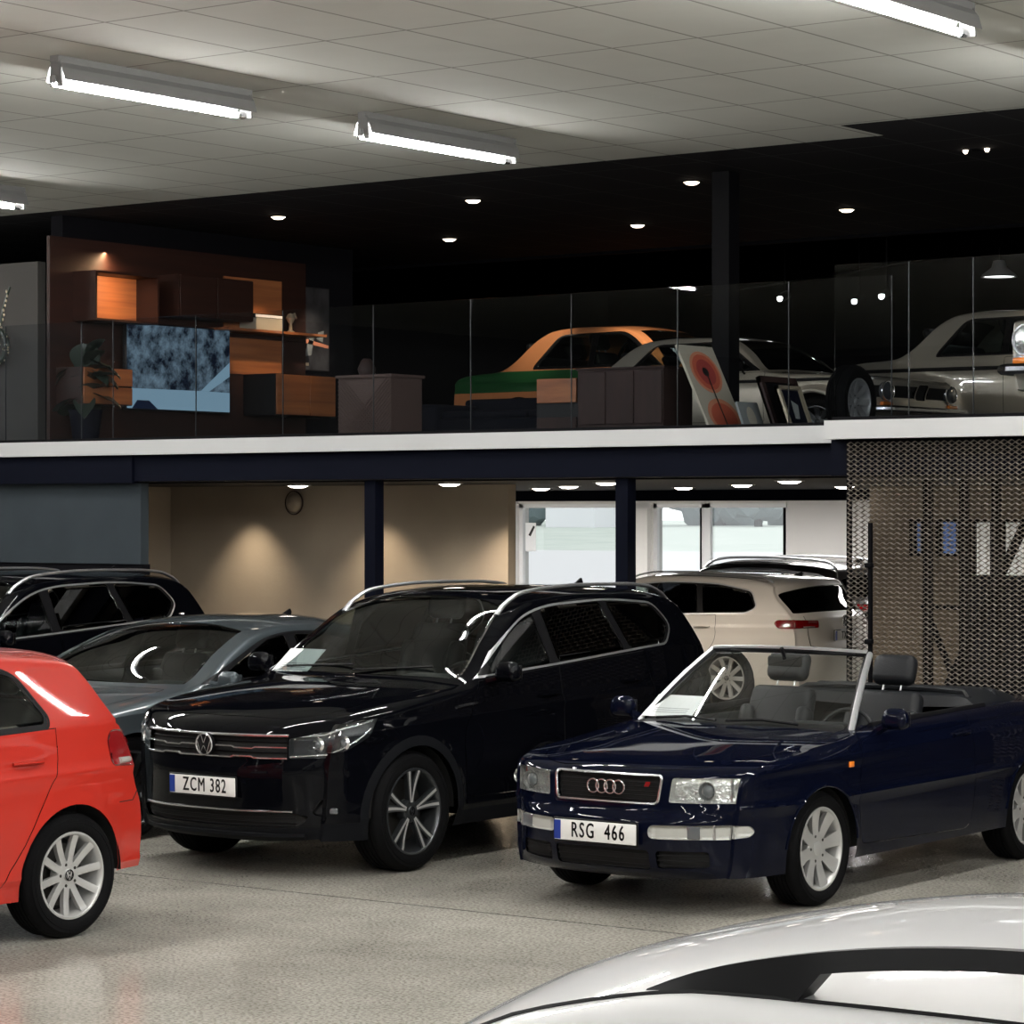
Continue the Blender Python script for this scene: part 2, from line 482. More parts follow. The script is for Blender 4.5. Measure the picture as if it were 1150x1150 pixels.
            me.polygons.foreach_set('material_index', MI); me.polygons.foreach_set('use_smooth', [True] * len(F))
            if len(me.loops) == len(NN): me.normals_split_custom_set(NN)
            me.update(); o = bpy.data.objects.new(nm, me); link(o, root); res.append(o)
            if label: o['label'] = label
        return res

def loc(S, v): return Vector((v[0], v[1] - S.L / 2, v[2]))

# ------------------------------------------------------------------ car accessories
def make_wheel(root, S, side, axle, R, rimR, width, face, style, rim_mat, spokes, cap=True, axz=None):
    """tyre (part) > rim, brake disc, hub cap (sub-parts). side=+1 left, -1 right; face = lateral of outer rim face"""
    axz = axz or R; c = (0, 0, 0); g = G(); w = width
    sh = R - rimR
    prof = [(rimR, -0.006), (rimR + 0.012, 0.004), (rimR + sh * 0.35, 0.012), (rimR + sh * 0.7, 0.010), (R - 0.022, -0.004), (R - 0.006, -0.018), (R, -0.035)]
    nt = 4
    for k in range(1, nt + 1):
        a = -0.035 - (w - 0.07) * k / (nt + 1); prof += [(R, a + 0.006), (R - 0.009, a + 0.004), (R - 0.009, a - 0.004), (R, a - 0.006)]
    prof += [(R, -w + 0.035), (R - 0.02, -w + 0.008), (rimR + sh * 0.4, -w - 0.004), (rimR, -w + 0.012)]
    g.lathe([(r, a * side) for r, a in prof], 'rubber', n=72)
    # sidewall rings
    g.tube([(side * 0.0125, (rimR + sh * 0.5) * cos(q), (rimR + sh * 0.5) * sin(q)) for q in [2 * PI * i / 64 for i in range(64)]], 0.002, 'rubber', 5, True)
    tyre = g.build('wheel', root, (side * face, axle - S.L / 2, axz))
    g = G(); rm = rim_mat
    g.lathe([(r, a * side) for r, a in [(rimR + 0.004, -0.012), (rimR + 0.002, 0.0), (rimR - 0.008, 0.001), (rimR - 0.016, -0.006), (rimR - 0.022, -0.03), (rimR - 0.035, -0.12), (rimR - 0.03, -w + 0.03)]], rm, n=64)
    dish = style.get('dish', 0.02); hubr = style.get('hub', 0.075)
    for i in range(spokes):
        for tw in style.get('pair', (0,)):
            q = 2 * PI * i / spokes + style.get('rot', 0); q2 = q + tw[1] if isinstance(tw, tuple) else q; q1 = q + (tw[0] if isinstance(tw, tuple) else 0)
            w0, w1 = style['w']; N = 6; L_, R_, M_, D_ = [], [], [], []
            for j in range(N + 1):
                t = j / N; rr = hubr * 0.75 + (rimR - 0.012 - hubr * 0.75) * t; qq = q1 + (q2 - q1) * t
                ww = (w0 + (w1 - w0) * (t ** style.get('e', 1.0))) / 2; a = -dish * (1 - t ** 2) - 0.006
                er = Vector((0, cos(qq), sin(qq))); et = Vector((0, -sin(qq), cos(qq))); ax = Vector((side, 0, 0))
                M_.append(er * rr + ax * (a + style.get('ridge', 0.004))); L_.append(er * rr + et * ww + ax * a); R_.append(er * rr - et * ww + ax * a)
                D_.append((er * rr + et * ww * 0.8 + ax * (a - 0.03), er * rr - et * ww * 0.8 + ax * (a - 0.03)))
            vs = []
            for j in range(N + 1): vs += [D_[j][0], L_[j], L_[j] * 0.4 + M_[j] * 0.6, R_[j] * 0.4 + M_[j] * 0.6, R_[j], D_[j][1]]
            fs = []
            for j in range(N):
                for k in range(5): fs.append((j * 6 + k, j * 6 + k + 1, (j + 1) * 6 + k + 1, (j + 1) * 6 + k))
            g.add(vs, fs, rm)
            if style.get('facecut'):
                vv = []
                for j in range(N + 1): vv += [L_[j] * 0.4 + M_[j] * 0.6 + Vector((side * 0.001, 0, 0)), R_[j] * 0.4 + M_[j] * 0.6 + Vector((side * 0.001, 0, 0))]
                g.add(vv, [(2 * j, 2 * j + 1, 2 * j + 3, 2 * j + 2) for j in range(N)], style['facecut'])
    g.lathe([(r, a * side) for r, a in [(0.0005, -dish - 0.008), (hubr * 0.6, -dish - 0.006), (hubr * 0.92, -dish - 0.006), (hubr, -dish - 0.014), (hubr, -dish - 0.06)]], rm, n=40)
    for i in range(5):
        q = 2 * PI * (i + 0.5) / 5; g.lathe([(0.0004, side * (-dish - 0.012 + 0.008)), (0.0085, side * (-dish - 0.004)), (0.0085, side * (-dish - 0.012))], 'disc', n=8, c=(0, hubr * 0.74 * cos(q), hubr * 0.74 * sin(q)))
    rim = g.build('rim', tyre)
    g = G(); g.lathe([(r, a * side) for r, a in [(0.03, -0.10), (rimR * 0.72, -0.10), (rimR * 0.72, -0.125), (0.03, -0.125)]], 'disc', n=48)
    g.lathe([(r, a * side) for r, a in [(rimR - 0.03, -0.135), (0.01, -0.14)]], 'gap', n=32)
    g.build('brake_disc', tyre)
    if cap:
        g = G(); r = hubr * 0.42
        g.lathe([(rr, a * side) for rr, a in [(0.0004, -dish + 0.002), (r * 0.8, -dish + 0.001), (r, -dish - 0.004), (r, -dish - 0.02)]], rm, n=32)
        if cap == 'vw': vw_mark(g, r * 0.85, Matrix.Translation((side * (-dish + 0.003), 0, 0)) @ Matrix.Rotation(PI / 2, 4, 'Z') @ Matrix.Rotation(PI / 2, 4, 'X'), 'trim', t=0.09)
        g.build('wheel_cap', tyre)
    return tyre

def vw_mark(g, r, mtx, mat, t=0.07, back=None):
    """ring with V over W in the local xy plane, thickness along z"""
    if back:
        g.add([mtx @ Vector((r * cos(q), r * sin(q), -0.001)) for q in [2 * PI * i / 32 for i in range(32)]], [tuple(range(32))], back)
    ring = [mtx @ Vector((r * cos(q), r * sin(q), 0)) for q in [2 * PI * i / 40 for i in range(40)]]
    g.tube(ring, r * t * 1.1, mat, 6, True)
    P = lambda x, y: mtx @ Vector((x * r, y * r, 0.001))
    g.tube([P(-0.36, 0.9), P(-0.03, 0.16), P(0.03, 0.16), P(0.36, 0.9)], r * t * .9, mat, 4)
    g.tube([P(-0.86, 0.42), P(-0.40, -0.84), P(-0.04, -0.14), P(0.04, -0.14), P(0.40, -0.84), P(0.86, 0.42)], r * t * .9, mat, 4)

def plate(root, S, y, s, z, text, tilt=0.0, w=0.52, h=0.11, facing=-1, name='licence_plate', space=1.2):
    """facing -1: towards the nose"""
    g = G(); Y = s - S.L / 2
    g.rbox((0, 0, 0), (w, 0.008, h), 'plate', 0.004, seg=2)
    g.box((-facing * -(w / 2 - 0.022), facing * 0.0048, 0), (0.042, 0.001, h - 0.008), 'plate_blue')
    g.rbox((0, 0.006 * -facing, 0), (w + 0.02, 0.008, h + 0.02), 'trim', 0.004, seg=1)
    p = g.build(name, root); p.location = (y, Y, z); p.rotation_euler = (tilt, 0, 0)
    if facing < 0: mt = Matrix.Translation((0.02, -0.0052, 0)) @ Matrix.Rotation(PI / 2, 4, 'X')
    else: mt = Matrix.Translation((-0.02, 0.0052, 0)) @ Matrix.Rotation(PI, 4, 'Z') @ Matrix.Rotation(PI / 2, 4, 'X')
    text_mesh('plate_lettering', text, 0.114, 'ink', p, mt, xs=0.67, depth=0.0006, bold=0.0, space=space, fat=0.0013)
    return p

def seat(root, S, y, s, z, w=0.5, back=0.62, tilt=0.35, head=True, mat='leather', name='front_seat', hz=0.0):
    g = G(); Y = s - S.L / 2
    g.rbox((y, Y, z), (w, 0.52, 0.15), mat, 0.05, Matrix.Rotation(-0.1, 3, 'X'))
    for k in (-1, 1): g.rbox((y + k * (w / 2 - 0.04), Y, z + 0.05), (0.09, 0.5, 0.12), mat, 0.04)
    R = Matrix.Rotation(-tilt, 3, 'X'); o = Vector((y, Y + 0.24, z + 0.03))
    g.rbox(o + R @ Vector((0, 0, back / 2)), (w, 0.13, back), mat, 0.05, R, taper=(0.85, 0.9))
    for k in (-1, 1): g.rbox(o + R @ Vector((k * (w / 2 - 0.05), -0.05, back * 0.42)), (0.09, 0.12, back * 0.7), mat, 0.04, R)
    t = g.build(name, root)
    if head:
        g = G(); q = o + R @ Vector((0, 0, back + 0.13 + hz))
        g.rbox(q, (0.28, 0.11, 0.19), mat, 0.05, R)
        for k in (-1, 1): g.tube([o + R @ Vector((k * 0.06, 0, back - 0.05)), q + R @ Vector((k * 0.06, 0, -0.06))], 0.007, 'satin', 6)
        g.build('headrest', t)
    return t

def steering(root, S, y, s, z, r=0.185, tilt=1.15):
    g = G(); mt = Matrix.Translation((y, s - S.L / 2, z)) @ Matrix.Rotation(tilt, 4, 'X')
    g.tube([mt @ Vector((r * cos(q), r * sin(q), 0)) for q in [2 * PI * i / 32 for i in range(32)]], 0.014, 'leather', 8, True)
    for q in (0, PI, -PI / 2): g.tube([mt @ Vector((0.03 * cos(q), 0.03 * sin(q), -0.02)), mt @ Vector((r * cos(q), r * sin(q), 0))], [0.03, 0.012], 'cabin', 6)
    g.lathe([(0.001, 0.0), (0.05, -0.005), (0.065, -0.03), (0.05, -0.06)], 'cabin', axis='z', n=20)
    k = len(g.v)
    cnt = 20 * 4
    for i in range(k - cnt, k): g.v[i] = tuple(mt @ Vector(g.v[i]))
    g.tube([mt @ Vector((0, 0, -0.05)), mt @ Vector((0, 0, -0.35))], 0.035, 'cabin', 8)
    return g.build('steering_wheel', root)

def interior(root, S, cowl_s, cowl_z, s1, wid, floor_z=0.3, seat_s=None, seat_z=0.55, rear=True, headz=0.0, lh=True, tub_top=0.9):
    """dark tub, dashboard, steering wheel, seats"""
    g = G(); L2 = S.L / 2
    a, b = cowl_s + 0.05, s1; w = wid
    g.box((0, (a + b) / 2 - L2, floor_z), (2 * w, b - a, 0.04), 'cabin')
    for k in (-1, 1): g.box((k * w, (a + b) / 2 - L2, (floor_z + tub_top) / 2), (0.03, b - a, tub_top - floor_z), 'cabin')
    g.box((0, a - L2, (floor_z + cowl_z) / 2 - 0.03), (2 * w, 0.03, cowl_z - floor_z - 0.06), 'cabin')
    g.box((0, b - L2, (floor_z + tub_top) / 2), (2 * w, 0.03, tub_top - floor_z), 'cabin')
    g.build('cabin_tub', root)
    g = G(); d = cowl_s
    pr = [(d + 0.02, cowl_z - 0.05), (d + 0.25, cowl_z - 0.035), (d + 0.5, cowl_z - 0.05), (d + 0.58, cowl_z - 0.1), (d + 0.52, cowl_z - 0.28), (d + 0.4, cowl_z - 0.5), (d + 0.05, cowl_z - 0.5)]
    g.prism([(p[0] - L2, p[1]) for p in pr], (-w + 0.02, 0, 0), (0, 1, 0), (0, 0, 1), (2 * w - 0.04, 0, 0), 'dash')
    yy = 0.37 if lh else -0.37
    g.rbox((yy, d + 0.45 - L2, cowl_z - 0.01), (0.4, 0.2, 0.09), 'dash', 0.04)
    g.build('dashboard', root)
    steering(root, S, yy, d + 0.72, cowl_z - 0.08)
    ss = seat_s or cowl_s + 1.0
    for k in (-1, 1): seat(root, S, 0.37 * k, ss, seat_z, hz=headz)
    if rear:
        g = G(); g.rbox((0, ss + 0.95 - L2, seat_z - 0.02), (2 * w - 0.1, 0.5, 0.16), 'leather', 0.05)
        R = Matrix.Rotation(-0.4, 3, 'X'); g.rbox(Vector((0, ss + 1.22 - L2, seat_z + 0.32)), (2 * w - 0.1, 0.14, 0.58), 'leather', 0.05, R)
        t = g.build('rear_bench', root)
        for k in ((-1, 1) if rear is True else ()):
            g = G(); g.rbox(Vector((0.36 * k, ss + 1.36 - L2, seat_z + 0.68)), (0.24, 0.09, 0.14), 'leather', 0.04, R); g.build('headrest', t)

def wheel_well(root, S, s0, z0, R, yin, yout):
    for k in (-1, 1):
        g = G(); n = 24; vs = []
        for i in range(n + 1):
            q = -0.02 + (PI + 0.04) * i / n
            for y in (yout, yin): vs.append((k * y, s0 + R * cos(q) - S.L / 2, z0 + R * sin(q)))
        fs = [(2 * i, 2 * i + 1, 2 * i + 3, 2 * i + 2) for i in range(n)]
        c = len(vs); vs.append((k * yin, s0 - S.L / 2, z0)); fs += [(2 * i + 1, c, 2 * i + 3) for i in range(n)]
        g.add(vs, fs, 'gap'); g.build('wheel_arch_liner', root)

def arch(S, root, s0, z0, R, lip='paint', well=True, lipr=0.008):
    """cut the arch, add rolled lip path (returned) and liner"""
    S.carve([p for p in S.parts], None, 'side', circ(s0, z0, R, 48), 'S')
    wy = S.W0(s0, z0 + R)
    wheel_well(root, S, s0, z0, R + 0.004, 0.45, min(wy, 0.98) - 0.045)
    pts = []
    for i in range(41):
        q = -0.05 + (PI + 0.1) * i / 40; p, n = S.at('side', s0 + (R + 0.006) * cos(q), max(S.zbotf(s0) * 0 + 0.19, z0 + (R + 0.006) * sin(q)), -0.004); pts.append(p)
    return pts

def mirror_housing(root, S, y, s, z, w=0.2, h=0.13, d=0.1, mat='paint_', stalk_to=None, name='wing_mirror'):
    for k in (-1, 1):
        g = G(); c = Vector((k * (y + w / 2), s - S.L / 2, z))
        g.rbox(c, (w, d, h), mat, min(w, h, d) * 0.42, seg=5, taper=(0.88, 0.8))
        st = stalk_to or (y - 0.05, s - 0.02, z - h * 0.55)
        g.tube([(k * st[0], st[1] - S.L / 2, st[2]), (k * (y + 0.02), s - S.L / 2, z - h * 0.35), (k * (y + w * 0.4), s - S.L / 2, z - h * 0.3)], [0.03, 0.026, 0.02], mat, 8)
        o = g.build(name, root)
        g = G(); g.box((c.x, c.y + d / 2 + 0.0005, z - 0.004), (w * 0.75, 0.002, h * 0.68), 'chrome'); g.build('mirror_glass', o)

def roof_rail(root, S, s0, s1, y, h, mat, r=0.016, flat=0.7, foot=0.12, name='roof_rail'):
    for k in (-1, 1):
        pts = []; n = 28
        for i in range(n + 1):
            t = i / n; s = s0 + (s1 - s0) * t; yy = y(s) if callable(y) else y
            p, nn = S.at('top', yy, s); e = min(t, 1 - t) * (s1 - s0)
            lift = h * min(1, (e / foot)) ** 0.6 if e < foot else h
            pts.append(Vector((k * p.x, p.y - S.L / 2, p.z + lift - 0.004)))
        g = G(); g.tube(pts, r, mat, 8, flat=(flat, (0, 0, 1)))
        g.build(name, root)

def surf_path(S, proj, pts, off=0.002, n=8, closed=False):
    out = []
    P = list(pts) + ([pts[0]] if closed else [])
    for i in range(len(P) - 1):
        for j in range(n):
            t = j / n; a = P[i][0] + (P[i + 1][0] - P[i][0]) * t; b = P[i][1] + (P[i + 1][1] - P[i][1]) * t
            v, _ = S.at(proj, a, b, off); out.append(loc(S, v))
    if not closed: v, _ = S.at(proj, P[-1][0], P[-1][1], off); out.append(loc(S, v))
    return out

def patch(S, proj, poly, off, mat, root, name, n=6, pair=False, thick=None):
    """a small plate lying on the shell: convex polygon fan grid projected on the surface"""
    res = []
    for sd in ((1, -1) if pair else (1,)):
        cx = sum(p[0] for p in poly) / len(poly); cy = sum(p[1] for p in poly) / len(poly)
        vs = []; N = len(poly)
        for k in range(n + 1):
            for p in poly:
                a = cx + (p[0] - cx) * k / n; b = cy + (p[1] - cy) * k / n
                v, nn = S.at(proj, a, b, off); v = loc(S, v); vs.append((v.x * sd, v.y, v.z))
        fs = []
        for k in range(n):
            for i in range(N): j = (i + 1) % N; fs.append((k * N + i, k * N + j, (k + 1) * N + j, (k + 1) * N + i) if k else (i, N + j, N + i)[::-1])
        # skirt
        base = len(vs)
        for p in poly:
            v, nn = S.at(proj, p[0], p[1], -0.004); v = loc(S, v); vs.append((v.x * sd, v.y, v.z))
        for i in range(N): j = (i + 1) % N; fs.append((n * N + i, n * N + j, base + j, base + i))
        g = G(); g.add(vs, fs, mat, True); o = g.build(name, root, weld=True); res.append(o)
    return res
# ------------------------------------------------------------------ car recipes
def finish(S, root, paint, center=('body',), **kw):
    pass

def side_windows(S, root, outer, panes, trim='satin', seal=0.014, glass='glass', src='body', paint='trim', names=None):
    S.carve(src, '_dlo', 'side', outer, 'S', mat=trim)
    S.carve('_dlo', '_blk', 'side', inset(outer, seal), 'S', mat='trim')
    for i, p in enumerate(panes):
        nm = 'side_window'
        pn = '%s_%d' % (nm, i); S.carve('_blk', pn, 'side', p, 'S', mat=glass if isinstance(glass, str) else glass[i]); S.sink(pn, 0.004, 'trim')
        for o in S.emit(pn, root, nm, pair=True): pass
    S.sink('_blk', 0.002, None)
    S.parts['window_surround'] = S.parts.pop('_dlo') + S.parts.pop('_blk')
    S.emit('window_surround', root, 'window_surround', pair=True)

def handle(root, S, s, z, mat, w=0.2, name='door_handle'):
    for k in (-1, 1):
        g = G(); pts = []
        for i in range(7):
            t = i / 6; p, n = S.at('side', s - w / 2 + w * t, z, 0.012 + 0.018 * sin(PI * t)); pts.append(loc(S, (p.x * k, p.y, p.z)))
        g.tube(pts, 0.012, mat, 8, flat=(0.8, (0, 0, 1))); g.build(name, root)

def antenna(root, S, s, y=0.0, h=0.06):
    p, n = S.at('top', y, s); q = loc(S, p); g = G()
    g.prism([(-0.06, 0), (0.06, 0), (0.07, h * 0.5), (0.055, h)], (q.x - 0.008, q.y, q.z - 0.004), (0, 1, 0), (0, 0, 1), (0.016, 0, 0), 'trim'); g.build('roof_antenna', root)

def make_suv(root, front=True, paint='black_paint', plate_text='ZCM 382'):
    """compact SUV, 4.49 m"""
    S = Shell(
        keys=[(.16, .21, .25, .24, 3), (.06, .25, .252, .30, 3), (.03, .36, .254, .40, 3), (.02, .50, .257, .52, 3), (.01, .62, .26, .64, 3), (.03, .72, .27, .74, 3), (.05, .84, .29, .86, 3),
              (.09, .885, .34, .925, 2.6), (.20, .94, .50, .975, 2.4), (.60, 1.03, .85, 1.02, 3.2), (1.00, 1.085, 1.25, 1.06, 3.2), (1.28, 1.115, 1.47, 1.09, 3), (1.36, 1.14, 1.55, 1.12, 2.6),
              (1.75, 1.38, 1.86, 1.335, 2.4), (2.10, 1.585, 2.17, 1.525, 2.4), (2.35, 1.64, 2.42, 1.583, 2.6), (2.9, 1.662, 2.95, 1.612, 2.8), (3.5, 1.652, 3.5, 1.607, 2.8), (4.0, 1.615, 3.93, 1.565, 2.8),
              (4.20, 1.585, 4.06, 1.51, 2.8), (4.235, 1.54, 4.11, 1.45, 2.8), (4.38, 1.15, 4.28, 1.13, 3), (4.45, .95, 4.36, .93, 3), (4.47, .75, 4.37, .74, 3), (4.486, .6, 4.375, .6, 3), (4.48, .4, 4.38, .4, 3), (4.40, .28, 4.385, .28, 3)],
        sect=[(.2, .86), (.35, .895), (.5, .908), (.7, .914), (.9, .905), (1.05, .885), (1.25, .855)],
        belt=[(0, 1.04), (1.3, 1.085), (1.5, 1.105), (2.4, 1.165), (3.3, 1.215), (3.8, 1.26), (4.48, 1.2)],
        plan=[(.2, .78), (.27, .83), (.36, .89), (.5, .94), (.8, .99), (1.1, 1.0), (3.6, 1.0), (4.0, .975), (4.25, .93), (4.39, .87)],
        tumble=[(0, .4), (3, .4), (4.3, .48)], zbot=[(0, .24), (.5, .22), (1.4, .24), (3.1, .24), (4.4, .3)],
        rr=[(0, .015), (.3, .03), (.6, .06), (1.4, .05), (1.6, .035), (4, .035), (4.3, .02)],
        bumps=[(.90, .36, .43, .012, .04), (3.577, .36, .43, .014, .05)],
        lines=[([(0, .80), (.6, .86), (2.4, .93), (4.4, 1.0)], .014, .06), ([(0, .34), (1, .36), (3, .38), (4.4, .42)], .006, .04)], res=.045)
    lip = arch(S, root, .90, .36, .395); arch(S, root, 3.577, .36, .395)
    # claddings
    for p in (circ(.90, .36, .455, 40), circ(3.577, .36, .455, 40), [(.1, .1), (4.6, .1), (4.6, .33), (.1, .33)]):
        S.carve('body', 'lower_cladding', 'side', p, 'S', mat='cladding')
    S.carve('body', 'lower_cladding', 'front', [(-.1, .1), (1, .1), (1, .315), (-.1, .285)], 'T', pred=lambda c: c[0][1] < 1, mat='cladding')
    S.carve('body', 'lower_cladding', 'front', [(-.1, .1), (1, .1), (1, .5), (-.1, .5)], 'T', pred=lambda c: c[0][1] > 4, mat='cladding')
    # glass house
    outer = rnd([(1.52, 1.112), (2.4, 1.168), (3.3, 1.218), (3.70, 1.248), (3.85, 1.38), (3.70, 1.54), (3.2, 1.578), (2.5, 1.556), (2.2, 1.50), (1.9, 1.355)], [.01, .1, .1, .06, .08, .08, .2, .2, .2, .2])
    p1 = rnd([(1.70, 1.14), (2.34, 1.182), (2.30, 1.52), (2.2, 1.482), (1.93, 1.348), (1.70, 1.225)], .03)
    p2 = rnd([(2.43, 1.188), (3.20, 1.229), (3.08, 1.555), (2.52, 1.538), (2.40, 1.52)], .03)
    p3 = rnd([(3.27, 1.234), (3.66, 1.262), (3.80, 1.38), (3.67, 1.522), (3.15, 1.556)], .04)
    side_windows(S, root, outer, [p1, p2, p3], glass=('glass', 'glass_dark', 'glass_dark'))
    S.carve('body', 'windscreen', 'ut', rnd([(11.75, -1), (11.75, .91), (14.05, .90), (14.3, .6), (14.35, -1)], [0, .05, .06, .1, 0]), 'T', mat='glass'); S.sink('windscreen', .004, 'trim'); S.emit('windscreen', root)
    S.carve('body', 'rear_window', 'ut', rnd([(20.08, -1), (20.08, .88), (20.95, .88), (20.95, -1)], [0, .08, .08, 0]), 'T', mat='glass_dark'); S.sink('rear_window', .004, 'trim'); S.emit('rear_window', root)
    S.carve('body', 'sunroof', 'ut', rnd([(14.75, -1), (14.75, .72), (17.3, .72), (17.3, -1)], [0, .04, .04, 0]), 'T', mat='glass_dark'); S.sink('sunroof', .003, 'trim'); S.emit('sunroof', root)
    # bonnet and doors
    S.panel('body', 'bonnet', 'top', rnd([(-1, .13), (.5, .22), (.70, .45), (.735, 1.2), (.70, 1.345), (-1, 1.2)], [0, .2, .2, .05, .02, 0]), shells='T', pred=lambda c: c[0][1] < 1.7); S.emit('bonnet', root, paint=paint)
    S.panel(['body', 'lower_cladding'], 'front_door', 'side', rnd([(1.40, .40), (2.42, .40), (2.42, 1.165), (1.56, 1.11), (1.35, .8)], [.05, .02, 0, 0, .1])); S.emit('front_door', root, paint=paint, pair=True)
    S.panel(['body', 'lower_cladding'], 'rear_door', 'side', rnd([(2.425, .40), (3.10, .40), (3.50, .86), (3.42, 1.222), (2.425, 1.167)], [.02, .1, .1, 0, 0])); S.emit('rear_door', root, paint=paint, pair=True)
    handle(root, S, 2.27, .985, paint); handle(root, S, 3.22, 1.03, paint)
    mirror_housing(root, S, .93, 1.66, 1.165, .18, .125, .11, paint, (.86, 1.64, 1.10))
    roof_rail(root, S, 2.06, 4.04, .63, .052, 'satin', .021, .6, .22)
    antenna(root, S, 3.85)
    # headlights wrap round the corner
    S.carve('body', 'headlight', 'front', rnd([(.555, .712), (.75, .715), (1.0, .74), (1.0, .93), (.75, .87), (.555, .845)], [.02, .05, 0, 0, .1, .03]), 'T', pred=lambda c: c[0][1] < 1, mat='lamp_glass')
    S.carve('body', 'headlight', 'side', [(.2, .735), (.36, .755), (.50, .83), (.58, .935), (.36, .915), (.2, .89)], 'S', mat='lamp_glass')
    S.parts['_h'] = list(S.parts['headlight']); S.sink('_h', .045, 'lamp_dark', (0, 1, 0)); S.parts['_h'] = [(c, s, 'lamp_dark') for c, s, m in S.parts['_h']]
    hl = S.emit('headlight', root, pair=True)
    for k, o in zip((1, -1), hl):
        vs = S.parts['_h']; g = G(); vv = []; ff = []
        for c, s_, m in vs: ff.append(tuple(range(len(vv), len(vv) + len(c)))); vv += [(q[0] * k, q[1] - S.L / 2, q[2]) for q in c]
        g.add(vv, ff, 'lamp_dark'); b = g.build('lamp_housing', o)
        for y, z, r in ((.68, .79, .034), (.795, .80, .034)):
            g = G(); p, n = S.at('front', y, z); q = loc(S, p); g.lathe([(r + .01, .012), (r, .0), (r * .8, .008), (r * .45, .002), (.0005, -.004)], 'chrome', 'y', 24, (q.x * k, q.y + .02, q.z))
            g.lathe([(r * .8, .01), (r * .5, -.004), (.0005, -.008)], 'lens', 'y', 24, (q.x * k, q.y + .02, q.z)); g.build('lamp_projector', o)
        g = G(); pts = [S.at('front', .565 + (.74 - .565) * i / 8, .722 + .012 * i / 8, -.006)[0] for i in range(9)] + [S.at('side', s_, z_, -.006)[0] for s_, z_ in ((.33, .765), (.40, .80), (.46, .835), (.52, .88))]
        g.tube([loc(S, (p.x * k, p.y, p.z)) for p in pts], .006, 'reflector', 6)
        pts = [S.at('front', .565 + (.72 - .565) * i / 6, .838 + .012 * i / 6, -.01)[0] for i in range(7)] + [S.at('side', s_, z_, -.008)[0] for s_, z_ in ((.34, .885), (.45, .905), (.54, .925))]
        g.tube([loc(S, (p.x * k, p.y, p.z)) for p in pts], .009, 'chrome', 6)
        g.build('lamp_light_guide', o)
    # upper grille
    S.carve('body', 'upper_grille', 'front', [(-1, .705), (.548, .712), (.548, .846), (-1, .846)], 'T', pred=lambda c: c[0][1] < 1, mat='gap'); S.sink('upper_grille', .03, 'trim', (0, 1, 0))
    gr = S.emit('upper_grille', root)[0]
    for z, r, nm in ((.838, .011, 'grille_bar'), (.775, .007, 'grille_bar'), (.712, .009, 'grille_bar')):
        for k in (1, -1):
            a0 = .0 if z != .775 else .075
            if z == .775: seg = [(a0, z), (.20, z), (.22, z - .008), (.34, z - .008), (.36, z), (.545, z)]
            elif z == .712: seg = [(0, z), (.2, z), (.22, z + .008), (.34, z + .008), (.36, z), (.55, z)]
            else: seg = [(0, z), (.55, z + .004)]
            g = G(); g.tube([Vector((v.x * k, v.y, v.z)) for v in surf_path(S, 'front', seg, .004, 6)], r, 'chrome', 6, flat=(.8, (0, 0, 1))); g.build(nm, gr)
    for z in (.745, .806):
        g = G(); g.tube([Vector((v.x, v.y + .02, v.z)) for v in surf_path(S, 'front', [(-.54, z), (.54, z)], 0, 24)], .006, 'trim', 5); g.build('grille_bar', gr)
    v, n = S.at('front', 0, .775, .016); g = G(); q = loc(S, v)
    mt = Matrix.Translation(q) @ Matrix.Rotation(PI / 2, 4, 'X') ; g.lathe([(.0005, -.004), (.06, -.004), (.066, .0), (.066, .02)], 'trim', 'y', 32, q); vw_mark(g, .062, Matrix.Translation((q.x, q.y - .008, q.z)) @ Matrix.Rotation(PI / 2, 4, 'X'), 'chrome', .085); g.build('front_badge', root)
    # lower intake, chrome strip, fog lamps
    S.carve('body', 'lower_grille', 'front', rnd([(-1, .292), (.60, .315), (.66, .375), (.56, .392), (-1, .385)], [0, .03, .03, .02, 0]), 'T', pred=lambda c: c[0][1] < 1, mat='gap'); S.sink('lower_grille', .03, 'trim', (0, 1, 0))
    lg = S.emit('lower_grille', root)[0]; g = G()
    for i in range(3): g.tube([Vector((v.x, v.y + .022, v.z)) for v in surf_path(S, 'front', [(-.58, .31 + .025 * i), (.58, .31 + .025 * i)], 0, 20)], .004, 'trim', 4)
    g.build('grille_bar', lg)
    g = G(); g.tube(surf_path(S, 'front', [(-.575, .402), (.575, .402)], .004, 30), .007, 'chrome', 6); g.build('bumper_chrome_strip', root)
    S.carve('body', 'side_intake', 'front', rnd([(.66, .385), (.80, .36), (.9, .40), (.9, .52), (.80, .54), (.70, .47)], .03), 'T', pred=lambda c: c[0][1] < 1, mat='trim'); S.sink('side_intake', .018, 'trim', (0, 1, 0)); si = S.emit('side_intake', root, pair=True)
    for k, o in zip((1, -1), si):
        g = G(); c = loc(S, S.at('front', .745, .405)[0]); g.rbox((c.x * k, c.y + .018, c.z), (.10, .02, .036), 'lamp_glass' if False else 'lens', .012, Matrix.Rotation(k * .35, 3, 'Z')); g.build('fog_lamp', o)
    if plate_text:
        v, n = S.at('front', 0, .535); plate(root, S, 0, v.y - .016, .535, plate_text, tilt=.02)
    g = G(); g.tube(surf_path(S, 'front', [(-.62, .262), (.62, .262)], .004, 30), .010, 'satin' if False else 'cladding', 6, flat=(1.6, (0, 0, 1))); g.build('bumper_lip', root)
    # fender badge strip
    for k in (1, -1):
        g = G(); g.tube([Vector((v.x * k, v.y, v.z)) for v in surf_path(S, 'side', [(1.30, .962), (1.50, .975)], .004, 6)], .012, 'chrome', 6, flat=(.7, (0, 0, 1))); g.build('fender_trim_strip', root)
    S.emit('lower_cladding', root); S.emit('body', root, 'body_shell', paint=paint)
